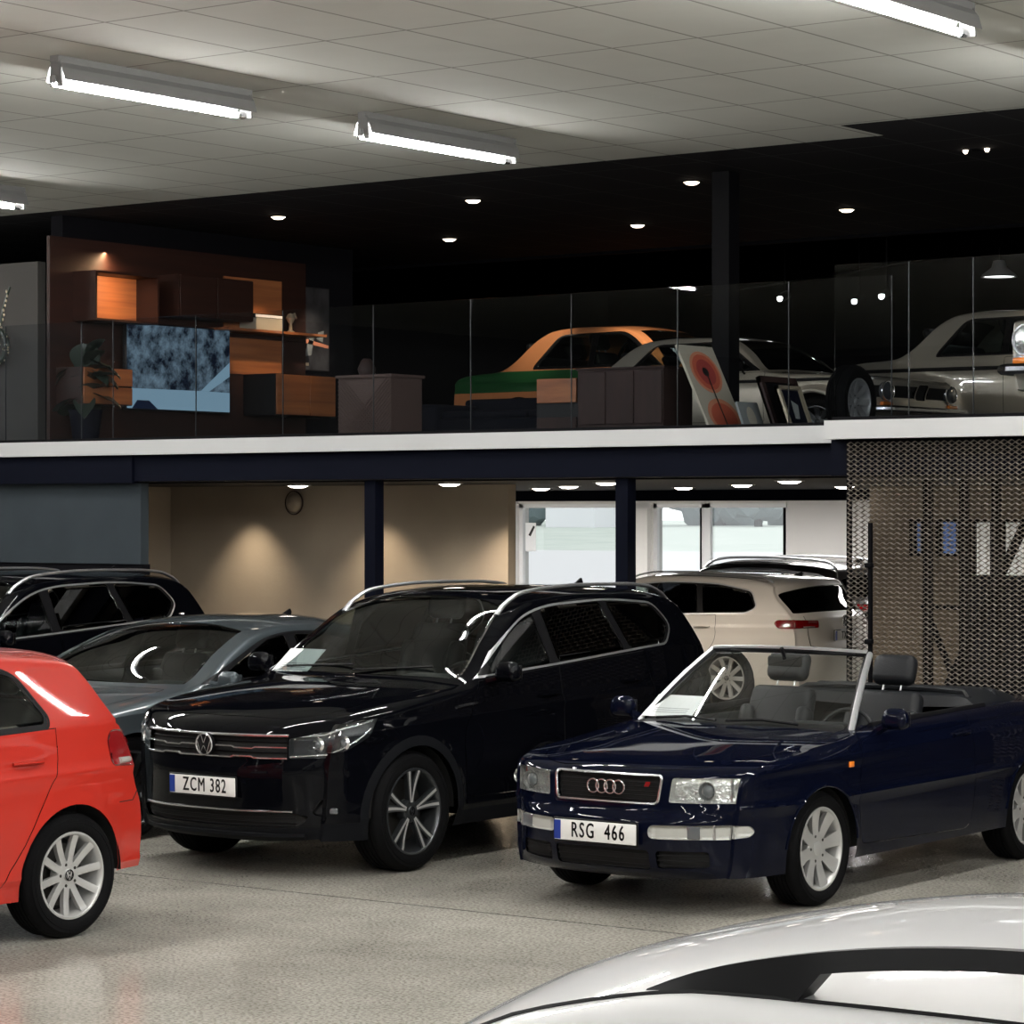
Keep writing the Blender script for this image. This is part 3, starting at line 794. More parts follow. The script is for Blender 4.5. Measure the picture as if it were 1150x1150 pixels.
    interior(root, S, 1.30, 1.09, 4.0, .74, floor_z=.4, seat_s=2.35, seat_z=.78, tub_top=1.05)
    # wipers
    g = G()
    for a, b in ((-.62, -.02), (.02, .55)):
        p0 = S.at('front', a, 1.145, .012)[0]; p1 = S.at('front', b, 1.175, .014)[0]; g.tube([loc(S, p0), loc(S, (p0 + p1) / 2), loc(S, p1)], .007, 'trim', 5)
    g.build('windscreen_wiper', root)
    for ax in (.90, 3.577):
        for k in (1, -1):
            make_wheel(root, S, k, ax, .359, .258, .235, .885, dict(w=(.03, .046), pair=((-.10, -.19), (.10, .19)), dish=.018, hub=.07, facecut='rim_silver', rot=.3, e=1.0), 'rim_dark', 5, 'vw')
    # tail lamps
    S.parts.setdefault('x', [])
    return S

def make_cabrio(root):
    """1990s four-seat convertible with the roof folded"""
    S = Shell(
        keys=[(.16, .19, .22, .215, 3.2), (.05, .235, .224, .26, 3.2), (.015, .33, .228, .345, 3.2), (.0, .43, .232, .44, 3.2), (.005, .50, .236, .505, 3.2), (.03, .535, .24, .535, 3.2), (.055, .56, .245, .56, 3.2), (.06, .60, .25, .60, 3.0), (.075, .735, .275, .735, 3.0),
              (.10, .765, .33, .775, 2.6), (.2, .80, .5, .81, 2.6), (.6, .86, .9, .85, 3), (1.1, .915, 1.3, .895, 3), (1.28, .93, 1.45, .915, 3), (1.42, .94, 1.58, .925, 3), (2.3, .955, 2.3, .945, 4), (3.1, .985, 3.1, .965, 4), (3.45, 1.0, 3.45, .97, 3.2), (3.7, .995, 3.65, .965, 3),
              (4.2, .965, 4.05, .935, 3), (4.29, .93, 4.17, .90, 3), (4.31, .8, 4.20, .79, 3), (4.32, .62, 4.21, .62, 3), (4.366, .55, 4.22, .55, 3), (4.36, .36, 4.23, .36, 3), (4.28, .24, 4.235, .24, 3)],
        sect=[(.18, .825), (.3, .848), (.45, .856), (.6, .858), (.75, .855), (.88, .825), (1.0, .80)],
        belt=[(0, .95), (4.4, 1.02)], plan=[(.2, .80), (.235, .835), (.29, .88), (.38, .92), (.55, .955), (.9, .99), (1.2, 1.0), (3.6, 1.0), (3.9, .975), (4.1, .94), (4.235, .87)],
        tumble=.3, zbot=[(0, .215), (.6, .21), (1.3, .23), (3, .23), (4.3, .25)], rr=[(0, .012), (.3, .025), (.6, .05), (1.4, .05), (4, .05), (4.2, .03)],
        bumps=[(.93, .30, .345, .010, .03), (3.485, .30, .345, .010, .03)],
        lines=[([(0, .575), (4.3, .60)], .010, .022), ([(0, .795), (1, .80), (4.3, .86)], .010, .05)], res=.045)
    paint = 'navy_paint'
    arch(S, root, .93, .30, .352); arch(S, root, 3.485, .30, .352)
    # lips of the arches
    for ax in (.93, 3.485):
        for k in (1, -1):
            g = G(); pts = []
            for i in range(37):
                q = .12 + (PI - .24) * i / 36; v, n = S.at('side', ax + .357 * cos(q), .30 + .357 * sin(q), .001); v = loc(S, v); pts.append((v.x * k, v.y, v.z))
            g.tube(pts, .007, paint, 6); g.build('wheel_arch_lip', root)
    # cockpit opening
    S.carve('body', None, 'top', rnd([(-1, 1.44), (.60, 1.58), (.715, 1.72), (.72, 3.05), (.62, 3.30), (-1, 3.36)], [0, .1, .1, .1, .1, 0]), 'T', pred=lambda c: c[0][2] > .8)
    # lamps, grille
    S.carve('body', 'headlight', 'front', rnd([(.385, .608), (.79, .608), (.79, .742), (.40, .738)], [.015, .02, .03, .015]), 'T', pred=lambda c: c[0][1] < 1, mat='lamp_glass')
    S.parts['_h'] = list(S.parts['headlight']); S.sink('_h', .05, 'reflector', (0, 1, 0))
    hl = S.emit('headlight', root, pair=True)
    for k, o in zip((1, -1), hl):
        vv, ff = [], []; g = G()
        for c, s_, m in S.parts['_h']: ff.append(tuple(range(len(vv), len(vv) + len(c)))); vv += [(q[0] * k, q[1] - S.L / 2, q[2]) for q in c]
        g.add(vv, ff, 'reflector'); g.build('lamp_reflector', o)
        p, n = S.at('front', .575, .672); q = loc(S, p); g = G()
        g.lathe([(.05, -.004), (.047, .02), (.036, .034)], 'reflector', 'y', 28, (q.x * k, q.y + .006, q.z)); g.lathe([(.036, .03), (.033, .012), (.02, .002), (.0005, -.002)], 'lens', 'y', 28, (q.x * k, q.y + .006, q.z)); g.build('lamp_projector', o)
        g = G(); p, n = S.at('front', .72, .675); q = loc(S, p); g.lathe([(.045, .0), (.03, .02), (.012, .03)], 'reflector', 'y', 24, (q.x * k, q.y + .012, q.z)); g.box((q.x * k - .05 * k, q.y + .02, q.z), (.006, .03, .115), 'chrome'); g.build('lamp_divider', o)
    S.carve('body', 'front_grille', 'front', rnd([(-1, .597), (.325, .597), (.345, .745), (-1, .748)], [0, .02, .03, 0]), 'T', pred=lambda c: c[0][1] < 1, mat='gap'); S.sink('front_grille', .03, 'trim', (0, 1, 0))
    gr = S.emit('front_grille', root)[0]
    g = G(); pl = rnd([(-.325, .597), (.325, .597), (.345, .746), (-.345, .746)], .03, 5)
    g.tube(surf_path(S, 'front', pl, .003, 4, True), .008, 'chrome', 6, True); g.build('grille_frame', gr)
    g = G()
    for i in range(6): g.tube([Vector((v.x, v.y + .018, v.z)) for v in surf_path(S, 'front', [(-.33, .615 + .0225 * i), (.33, .615 + .0225 * i)], 0, 12)], .0035, 'trim', 4)
    g.build('grille_slat', gr)
    g = G(); v, n = S.at('front', 0, .675, .002); q = loc(S, v)
    for i in range(4): g.tube([(q.x + (i - 1.5) * .055 + .036 * cos(a), q.y + .002 * (i % 2), q.z + .036 * sin(a)) for a in [2 * PI * j / 36 for j in range(36)]], .0048, 'chrome', 6, True)
    g.build('four_ring_badge', root)
    g = G(); v, n = S.at('front', .26, .70, .004); q = loc(S, v); g.prism([(0, 0), (.03, .0), (.042, .026), (.012, .026)], (q.x - .02, q.y, q.z - .013), (1, 0, 0), (0, 0, 1), (0, .005, 0), 'red_lens'); g.build('grille_emblem', gr)
    # bumper lamps
    S.carve('body', 'bumper_lamp', 'front', rnd([(.30, .418), (.80, .418), (.80, .497), (.30, .492)], [.04, 0, 0, .04], 6), 'T', pred=lambda c: c[0][1] < 1, mat='smoke_lens')
    S.carve('body', 'bumper_lamp', 'side', rnd([(.15, .418), (.31, .43), (.34, .46), (.31, .49), (.15, .497)], [0, .02, .02, .02, 0]), 'S', mat='smoke_lens')
    S.sink('bumper_lamp', .004, 'trim'); bl = S.emit('bumper_lamp', root, pair=True)
    for k, o in zip((1, -1), bl):
        g = G(); p, n = S.at('front', .53, .457, .003); q = loc(S, p); g.rbox((q.x * k, q.y, q.z), (.09, .008, .066), 'lens', .004, Matrix.Rotation(k * .12, 3, 'Z')); g.build('fog_lamp', o)
        g = G(); p, n = S.at('front', .625, .457, .002); q = loc(S, p); g.box((q.x * k, q.y, q.z), (.012, .008, .078), 'chrome', Matrix.Rotation(k * .2, 3, 'Z')); g.build('lamp_divider', o)
    # lower intakes
    S.carve('body', 'lower_intake', 'front', rnd([(-1, .25), (.30, .25), (.30, .355), (-1, .355)], [0, .02, .02, 0]), 'T', pred=lambda c: c[0][1] < 1, mat='gap')
    S.carve('body', 'lower_intake', 'front', rnd([(.34, .26), (.60, .27), (.60, .355), (.34, .355)], .02), 'T', pred=lambda c: c[0][1] < 1, mat='gap'); S.sink('lower_intake', .02, 'trim', (0, 1, 0)); li = S.emit('lower_intake', root)[0]
    g = G()
    for i in range(3): g.tube([Vector((v.x, v.y + .01, v.z)) for v in surf_path(S, 'front', [(-.59, .275 + .028 * i), (.59, .275 + .028 * i)], 0, 20)], .004, 'trim', 4)
    g.build('intake_slat', li)
    S.panel('body', 'bonnet', 'top', rnd([(-1, .115), (.36, .135), (.60, .30), (.71, .9), (.70, 1.33), (-1, 1.22)], [0, .1, .2, .3, .03, 0]), shells='T', pred=lambda c: c[0][1] < 1.7); S.emit('bonnet', root, paint=paint)
    S.carve('body', 'cowl_panel', 'top', [(-1, 1.22), (.68, 1.34), (.68, 1.45), (.60, 1.585), (-1, 1.445)], 'T', pred=lambda c: c[0][2] > .8, mat='trim'); S.emit('cowl_panel', root)
    S.panel('body', 'door', 'side', rnd([(1.34, .30), (2.66, .27), (2.72, .5), (2.70, .99), (1.40, .99), (1.30, .6)], [.06, .08, .1, 0, 0, .1]), shells='S'); S.emit('door', root, paint=paint, pair=True)
    handle(root, S, 2.54, .83, paint, .19)
    mirror_housing(root, S, .84, 1.60, .985, .17, .12, .11, paint, (.80, 1.60, .91))
    for k in (1, -1):
        p, n = S.at('side', 1.215, .755, .004); q = loc(S, p); g = G(); g.rbox((q.x * k, q.y, q.z), (.012, .05, .032), 'amber', .005); g.build('side_indicator', root)
    v, n = S.at('front', 0, .445); plate(root, S, -.01, v.y - .022, .437, 'RSG  466', w=.53)
    # windscreen frame: glass sheet between base and header
    def ws(y, h):    # y in -1..1, h 0..1
        yb, yt = .70, .525; b = 1.305 + .17 * abs(y) ** 2.2; s = b + (1.945 + .06 * abs(y) ** 2.2 - b) * h; z = .93 - .015 * y * y + (1.335 - .015 * y * y - .93 + .015 * y * y) * h + .02 * sin(PI * h)
        return Vector((y * (yb + (yt - yb) * h), s - S.L / 2, z))
    n = 20; m = 8; g = G(); vs = [ws(-1 + 2 * i / n, j / m) for j in range(m + 1) for i in range(n + 1)]
    g.add(vs, [(j * (n + 1) + i, j * (n + 1) + i + 1, (j + 1) * (n + 1) + i + 1, (j + 1) * (n + 1) + i) for j in range(m) for i in range(n)], 'glass_clear', True); wg = g.build('windscreen', root)
    g = G(); g.tube([ws(-1 + 2 * i / n, 1) for i in range(n + 1)], .022, 'trim', 8, flat=(.9, (0, 0, 1)))
    for k in (1, -1): g.tube([ws(k, j / m) + Vector((-.006 * k, .02, 0)) for j in range(m + 1)], .024, 'trim', 8)
    g.build('windscreen_frame', root)
    for k in (1, -1):
        g = G(); g.tube([ws(k, -.03 + 1.03 * j / m) + Vector((.012 * k, .0, 0)) for j in range(m + 1)] , .019, 'satin', 8); g.build('windscreen_pillar_trim', root)
    g = G(); g.tube([ws(-1 + 2 * i / n, 1) + Vector((0, -.012, .012)) for i in range(n + 1)], .012, 'satin', 6); g.build('header_trim', root)
    q = ws(0.02, .86); g = G(); g.rbox(q + Vector((0, .07, -.02)), (.23, .035, .065), 'trim', .016); g.tube([q + Vector((0, .07, 0)), q + Vector((0, .03, .06))], .012, 'trim', 6); g.build('rear_view_mirror', root)
    for k in (.34, ):
        g = G(); a = ws(.12, 1) + Vector((.0, .05, -.01)); g.rbox(a + Vector((.20, .0, -.005)), (.40, .12, .018), 'trim', .008); g.rbox(a + Vector((-.26, 0, -.005)), (.36, .12, .018), 'trim', .008); g.build('sun_visor', root)
    g = G()
    for a, b in ((-.80, -.12), (-.02, .62)):
        g.tube([ws(a, .03) + Vector((0, -.02, .008)), ws((a + b) / 2, .055) + Vector((0, -.02, .01)), ws(b, .03) + Vector((0, -.02, .008))], .008, 'trim', 5)
    g.build('windscreen_wiper', root)
    # sheet of paper on the dash against the windscreen
    interior(root, S, 1.28, .90, 3.32, .70, floor_z=.28, seat_s=2.12, seat_z=.46, rear='nohead', headz=.0, tub_top=.88)
    # door cards / sills of the cockpit
    for k in (1, -1):
        g = G(); g.tube([(k * .715, s - S.L / 2, z) for s, z in ((1.68, .93), (2.2, .945), (2.8, .958), (3.1, .965))], .018, 'trim', 8, flat=(1.3, (0, 0, 1))); g.build('door_top_trim', root)
        g = G(); g.rbox((k * .69, 2.2 - S.L / 2, .72), (.05, 1.05, .38), 'leather', .02); g.build('door_card', root)
    # folded roof: tonneau cover hump
    g = G(); prof = [(3.12, .93), (3.14, 1.0), (3.22, 1.035), (3.45, 1.045), (3.65, 1.02), (3.75, .985)]
    for i, (s, z) in enumerate(prof):
        pass
    vs = []; nn = 18
    for j in range(nn + 1):
        y = -1 + 2 * j / nn
        for s, z in prof: ss = s - .02 + (.0 if abs(y) < .75 else (abs(y) - .75) * -.4); vs.append((y * .70, ss - S.L / 2, .93 + (z - .93) * (1 - abs(y) ** 6) ** .5 + .03 * abs(y)))
    P = len(prof); g.add(vs, [(j * P + i, (j + 1) * P + i, (j + 1) * P + i + 1, j * P + i + 1) for j in range(nn) for i in range(P - 1)], 'leather', True)
    g.build('folded_soft_top', root)
    g = G(); g.tube([(k * .62 if k else 0, s - S.L / 2, z) for k, s, z in ((-1, 3.10, 1.0), (-.9, 3.16, 1.04), (-.5, 3.18, 1.05), (0, 3.18, 1.055), (.5, 3.18, 1.05), (.9, 3.16, 1.04), (1, 3.10, 1.0))], .022, 'leather', 8); g.build('soft_top_front_bow', root)
    S.emit('body', root, 'body_shell', paint=paint)
    for ax in (.93, 3.485):
        for k in (1, -1):
            make_wheel(root, S, k, ax, .314, .226, .205, .835, dict(w=(.055, .088), dish=.022, hub=.095, rot=.2, ridge=.003), 'rim_silver', 8, True)
    return S
# ------------------------------------------------------------------ further cars
def front_kit(S, root, gz0, gz1, gy, lz0, lz1, ly, bars=3, lower=(.26, .36, .6), plate_text=None, pz=.5):
    """generic grille, lamps and intake for the cars whose noses are hidden or out of the picture"""
    fr = lambda c: c[0][1] < 1
    S.carve('body', 'upper_grille', 'front', rnd([(-1, gz0), (gy - .03, gz0), (gy, gz1), (-1, gz1)], [0, .01, .01, 0]), 'T', pred=fr, mat='gap'); S.sink('upper_grille', .03, 'trim', (0, 1, 0)); gr = S.emit('upper_grille', root)[0]
    for i in range(bars):
        z = gz0 + (gz1 - gz0) * (i + .5) / bars; g = G(); g.tube(surf_path(S, 'front', [(-gy + .02, z), (gy - .02, z)], .003, 16), .005, 'chrome', 5); g.build('grille_bar', gr)
    S.carve('body', 'headlight', 'front', rnd([(gy + .02, lz0), (ly, lz0 + .02), (ly, lz1 + .02), (gy + .02, lz1)], .015), 'T', pred=fr, mat='lamp_glass')
    S.parts['_h'] = [(c, s_, 'reflector') for c, s_, m in S.parts['headlight']]; S.sink('_h', .04, 'reflector', (0, 1, 0))
    for k, o in zip((1, -1), S.emit('headlight', root, pair=True)):
        vv, ff = [], []; g = G()
        for c, s_, m in S.parts['_h']: ff.append(tuple(range(len(vv), len(vv) + len(c)))); vv += [(q[0] * k, q[1] - S.L / 2, q[2]) for q in c]
        g.add(vv, ff, 'lamp_dark'); g.build('lamp_housing', o)
    S.carve('body', 'lower_intake', 'front', rnd([(-1, lower[0]), (lower[2], lower[0]), (lower[2], lower[1]), (-1, lower[1])], [0, .02, .02, 0]), 'T', pred=fr, mat='gap'); S.sink('lower_intake', .03, 'trim', (0, 1, 0)); S.emit('lower_intake', root)
    if plate_text is not None:
        v, n = S.at('front', 0, pz); plate(root, S, 0, v.y - .016, pz, plate_text)

def rear_lamps(S, root, y0, z0, z1, side_poly, mat='red_lens', taper=.0):
    S.carve('body', 'tail_lamp', 'front', rnd([(y0, z0 + taper), (1.0, z0), (1.0, z1), (y0, z1 - taper)], [.02, 0, 0, .02]), 'T', pred=lambda c: c[0][1] > 3, mat=mat)
    S.carve('body', 'tail_lamp', 'side', side_poly, 'S', mat=mat)
    S.sink('tail_lamp', -.004, mat); return S.emit('tail_lamp', root, pair=True)

def make_wagon(root, paint, rail_mat='satin', rail=(2.25, 4.15, .60, .045, .015, .7, .14), text=None, glass2='glass_dark', wheels=True, inter=True, rim='rim_silver', rail_fill=False, antenna_y=True, ws_top=0.0):
    S = Shell(
        keys=[(.16, .19, .25, .22, 3), (.05, .24, .253, .28, 3), (.0, .40, .257, .42, 3), (.0, .52, .26, .54, 3), (.03, .64, .27, .66, 3), (.06, .72, .29, .745, 3), (.12, .76, .38, .80, 2.6), (.5, .86, .75, .87, 3), (1.0, .955, 1.2, .935, 3),
              (1.36, 1.0, 1.55, .975, 3), (1.46, 1.03, 1.65, 1.0, 2.6), (1.9, 1.255, 2.0, 1.20, 2.4), (2.25, 1.415, 2.35, 1.382, 2.4), (2.6, 1.466, 2.65, 1.432, 2.6), (3.1, 1.475, 3.1, 1.438, 2.8), (3.7, 1.465, 3.65, 1.424, 2.8),
              (4.2, 1.44, 4.05, 1.385, 2.8), (4.45, 1.41, 4.20, 1.33, 2.8), (4.49, 1.375, 4.22, 1.28, 2.8), (4.64, 1.07, 4.46, 1.05, 3), (4.70, .985, 4.52, .97, 3), (4.71, .80, 4.545, .80, 3), (4.767, .62, 4.56, .62, 3), (4.765, .45, 4.57, .45, 3), (4.68, .28, 4.575, .28, 3)],
        sect=[(.18, .85), (.35, .89), (.5, .91), (.7, .916), (.85, .905), (.98, .885), (1.1, .87)], belt=[(0, .95), (1.6, .985), (3, 1.01), (4.3, 1.04), (4.8, 1.04)],
        plan=[(.2, .80), (.27, .84), (.4, .90), (.6, .95), (.9, .99), (1.2, 1.0), (3.6, 1.0), (4.1, .98), (4.4, .94), (4.575, .88)], tumble=[(0, .5), (3, .5), (4.4, .6)], zbot=[(0, .22), (.6, .2), (3.5, .22), (4.5, .27)],
        rr=[(0, .012), (.3, .025), (.6, .05), (1.4, .05), (1.7, .035), (4, .04), (4.3, .025)], bumps=[(.92, .33, .37, .008, .03), (3.71, .33, .37, .008, .03)],
        lines=[([(0, .72), (1, .80), (4.5, .90)], .012, .04), ([(0, .34), (4.5, .36)], .006, .04)], res=.05)
    arch(S, root, .92, .33, .365); arch(S, root, 3.71, .33, .365)
    outer = rnd([(1.62, .99), (3.0, 1.012), (3.96, 1.04), (4.08, 1.11), (3.96, 1.29), (3.5, 1.372), (2.8, 1.382), (2.4, 1.34), (2.1, 1.235)], [.01, .1, .06, .06, .06, .2, .2, .2, .2])
    p = [rnd([(1.82, 1.015), (2.62, 1.03), (2.60, 1.35), (2.42, 1.318), (2.1, 1.205), (1.86, 1.06)], .03), rnd([(2.70, 1.03), (3.33, 1.045), (3.23, 1.35), (2.72, 1.36)], .03), rnd([(3.40, 1.05), (3.94, 1.065), (4.04, 1.12), (3.93, 1.27), (3.5, 1.345), (3.3, 1.348)], .03)]
    side_windows(S, root, outer, p, glass=('glass', glass2, glass2))
    S.carve('body', 'windscreen', 'ut', rnd([(9.85, -1), (9.85, .91), (11.9 - ws_top, .90), (12.2 - ws_top, .5), (12.25 - ws_top, -1)], [0, .05, .06, .1, 0]), 'T', mat='glass'); S.sink('windscreen', .004, 'trim'); S.emit('windscreen', root)
    S.carve('body', 'rear_window', 'ut', rnd([(18.1, -1), (18.1, .985), (19.05, .96), (19.0, -1)], [0, .08, .08, 0]), 'T', mat='glass_dark'); S.sink('rear_window', .006, 'trim'); S.emit('rear_window', root)
    S.panel('body', 'bonnet', 'top', rnd([(-1, .15), (.45, .25), (.68, .5), (.73, 1.2), (.70, 1.42), (-1, 1.3)], [0, .2, .2, .05, .02, 0]), shells='T', pred=lambda c: c[0][1] < 1.7); S.emit('bonnet', root, paint=paint)
    S.panel('body', 'front_door', 'side', rnd([(1.45, .30), (2.66, .30), (2.66, 1.01), (1.62, .985), (1.42, .8)], [.05, .02, 0, 0, .1])); S.emit('front_door', root, paint=paint, pair=True)
    S.panel('body', 'rear_door', 'side', rnd([(2.665, .30), (3.25, .30), (3.60, .75), (3.58, 1.025), (2.665, 1.011)], [.02, .1, .1, 0, 0])); S.emit('rear_door', root, paint=paint, pair=True)
    handle(root, S, 2.5, .86, paint); handle(root, S, 3.42, .885, paint)
    front_kit(S, root, .60, .71, .5, .62, .72, .8, plate_text=None)
    tl = rear_lamps(S, root, .50, .885, .985, rnd([(4.36, .89), (4.6, .885), (4.6, .985), (4.34, .98), (4.30, .945)], [.03, 0, 0, .03, .02]), taper=.01)
    for k, o in zip((1, -1), tl):
        g = G(); g.tube([loc(S, (q.x * k, q.y, q.z)) for q in [S.at('rear', .56 + .14 * i / 6, .905, .002)[0] for i in range(7)]], .008, 'smoke_lens', 6, flat=(.7, (0, 0, 1))); g.build('reversing_lamp', o)
    q = loc(S, S.at('rear', 0, .955, .004)[0]); g = G(); vw_mark(g, .062, Matrix.Translation(q) @ Matrix.Rotation(PI, 4, 'Z') @ Matrix.Rotation(PI / 2, 4, 'X'), 'chrome', .09, 'trim'); g.build('rear_badge', root)
    if text:
        v, n = S.at('rear', 0, .80); plate(root, S, 0, v.y + .014, .80, text, facing=1)
    # tailgate shut line, bumper line
    for k in (1, -1):
        g = G(); g.tube([Vector((v.x * k, v.y, v.z)) for v in surf_path(S, 'rear', [(.66, 1.02), (.64, .70), (.45, .66), (0, .655)], .0, 8)], .004, 'gap', 5); g.build('tailgate_seam', root)
    mirror_housing(root, S, .92, 1.80, 1.02, .18, .12, .11, paint, (.86, 1.78, .985))
    s0, s1, ry, rh, rr_, rf, ft = rail
    if rail_fill:
        for k in (1, -1):
            g = G(); n = 44; top = []; bot = []
            for i in range(n + 1):
                s = s0 + (s1 - s0) * i / n; yy = ry + .02 - .03 * abs(2 * i / n - 1) ** 2; e0 = (s - s0); e1 = s1 - s
                b, _ = S.at('top', yy, s); h = rh * (1 - (1 - min(1, min(e0, e1) / .75)) ** 2.2)
                solid = min(e0, e1) < .27
                low = -.006 if solid else max(h - .028, 0)
                top.append((yy, s, b.z + h)); bot.append((yy, s, b.z + low))
            vs = []
            for t, b in zip(top, bot):
                w = .018
                for p_, dy in ((b, -w * 1.1), (t, -w * .6), (t, w * .6), (b, w * 1.1)): vs.append((k * (p_[0] + dy), p_[1] - S.L / 2, p_[2]))
            fs = [(0, 3, 2, 1), (4 * n, 4 * n + 1, 4 * n + 2, 4 * n + 3)]
            for i in range(n):
                for j in range(4): a, b = 4 * i + j, 4 * i + (j + 1) % 4; fs.append((a, b, b + 4, a + 4))
            g.add(vs, fs, rail_mat, True); g.build('roof_rail', root)
    else: roof_rail(root, S, s0, s1, ry, rh, rail_mat, rr_, rf, ft)
    if antenna_y: antenna(root, S, 4.1, h=.045)
    for k in (1, -1): g = G(); g.tube([Vector((v.x * k, v.y, v.z)) for v in surf_path(S, 'top', [(.665, 2.0), (.625, 2.6), (.62, 4.1)], .001, 10)], .004, 'trim', 5); g.build('roof_gutter_strip', root)
    S.emit('body', root, 'body_shell', paint=paint)
    if inter: interior(root, S, 1.40, .98, 4.2, .74, floor_z=.3, seat_s=2.4, seat_z=.55, tub_top=.93)
    if wheels:
        for ax in (.92, 3.71):
            for k in (1, -1): make_wheel(root, S, k, ax, .33, .235, .22, .885, dict(w=(.045, .05), dish=.02, hub=.07), rim, 10, 'vw')
    return S

def make_fastback(root, paint='grey_paint'):
    S = Shell(
        keys=[(.16, .19, .25, .22, 3), (.0, .45, .257, .47, 3), (.0, .55, .26, .56, 3), (.05, .68, .28, .70, 3), (.10, .74, .36, .78, 2.6), (.5, .84, .75, .86, 3), (1.0, .925, 1.2, .925, 3), (1.36, .965, 1.50, .965, 3), (1.46, .99, 1.6, .99, 2.6),
              (1.95, 1.235, 2.0, 1.18, 2.4), (2.3, 1.36, 2.38, 1.31, 2.4), (2.7, 1.402, 2.75, 1.352, 2.6), (3.1, 1.405, 3.1, 1.35, 2.8), (3.7, 1.345, 3.6, 1.275, 2.8), (4.3, 1.16, 4.1, 1.11, 2.8), (4.55, 1.075, 4.32, 1.03, 3), (4.66, 1.05, 4.42, 1.0, 3), (4.70, .98, 4.47, .95, 3), (4.72, .75, 4.5, .74, 3), (4.76, .55, 4.52, .55, 3), (4.74, .3, 4.53, .3, 3)],
        sect=[(.18, .86), (.35, .90), (.5, .92), (.7, .93), (.85, .915), (.98, .885), (1.1, .87)], belt=[(0, .93), (1.6, .975), (3, 1.0), (4.3, 1.02)],
        plan=[(.2, .80), (.27, .84), (.4, .90), (.6, .95), (.9, .99), (1.2, 1.0), (3.6, 1.0), (4.1, .97), (4.53, .88)], tumble=[(0, .55), (4.4, .6)], zbot=[(0, .22), (.6, .2), (4.5, .27)],
        rr=[(0, .012), (.3, .025), (.6, .06), (1.4, .06), (1.7, .04), (4, .04)], bumps=[(.92, .34, .37, .008, .03), (3.76, .34, .37, .01, .03)], lines=[([(0, .74), (1, .83), (4.5, .92)], .014, .05)], res=.05)
    arch(S, root, .92, .34, .37); arch(S, root, 3.76, .34, .37)
    outer = rnd([(1.60, .985), (3.3, 1.01), (3.72, 1.06), (3.55, 1.21), (3.1, 1.298), (2.7, 1.31), (2.4, 1.275), (2.05, 1.15)], [.01, .1, .05, .06, .2, .2, .2, .2])
    p = [rnd([(1.8, 1.01), (2.62, 1.02), (2.62, 1.285), (2.42, 1.255), (2.08, 1.13), (1.84, 1.04)], .03), rnd([(2.72, 1.03), (3.3, 1.04), (3.64, 1.075), (3.5, 1.18), (3.08, 1.27), (2.72, 1.285)], .03)]
    side_windows(S, root, outer, p, trim='trim', glass='glass_dark')
    S.carve('body', 'windscreen', 'ut', rnd([(7.85, -1), (7.85, .90), (9.9, .89), (10.05, .5), (10.1, -1)], [0, .05, .06, .1, 0]), 'T', mat='glass'); S.sink('windscreen', .004, 'trim'); S.emit('windscreen', root)
    S.carve('body', 'rear_window', 'ut', rnd([(12.9, -1), (12.9, .85), (14.3, .82), (14.3, -1)], [0, .08, .08, 0]), 'T', mat='glass_dark'); S.sink('rear_window', .006, 'trim'); S.emit('rear_window', root)
    S.panel('body', 'bonnet', 'top', rnd([(-1, .15), (.45, .22), (.70, .5), (.75, 1.2), (.72, 1.40), (-1, 1.27)], [0, .2, .2, .05, .02, 0]), shells='T', pred=lambda c: c[0][1] < 1.7); S.emit('bonnet', root, paint=paint)
    S.panel('body', 'front_door', 'side', rnd([(1.45, .30), (2.66, .30), (2.66, 1.00), (1.62, .98), (1.42, .8)], [.05, .02, 0, 0, .1])); S.emit('front_door', root, paint=paint, pair=True)
    S.panel('body', 'rear_door', 'side', rnd([(2.665, .30), (3.25, .30), (3.62, .75), (3.58, 1.01), (2.665, 1.001)], [.02, .1, .1, 0, 0])); S.emit('rear_door', root, paint=paint, pair=True)
    front_kit(S, root, .56, .68, .48, .60, .70, .8, plate_text=None)
    rear_lamps(S, root, .55, .80, .92, [(4.35, .80), (4.6, .80), (4.6, .92), (4.35, .92)])
    mirror_housing(root, S, .92, 1.72, 1.015, .18, .12, .11, paint, (.86, 1.70, .98)); antenna(root, S, 3.45, h=.05)
    S.emit('body', root, 'body_shell', paint=paint)
    interior(root, S, 1.40, .945, 4.0, .74, floor_z=.3, seat_s=2.35, seat_z=.5, tub_top=.9)
    for ax in (.92, 3.76):
        for k in (1, -1): make_wheel(root, S, k, ax, .34, .25, .235, .90, dict(w=(.04, .05), dish=.02, hub=.07), 'rim_dark', 10, True)  # dark rim colour stands in for the shade around these wheels
    return S

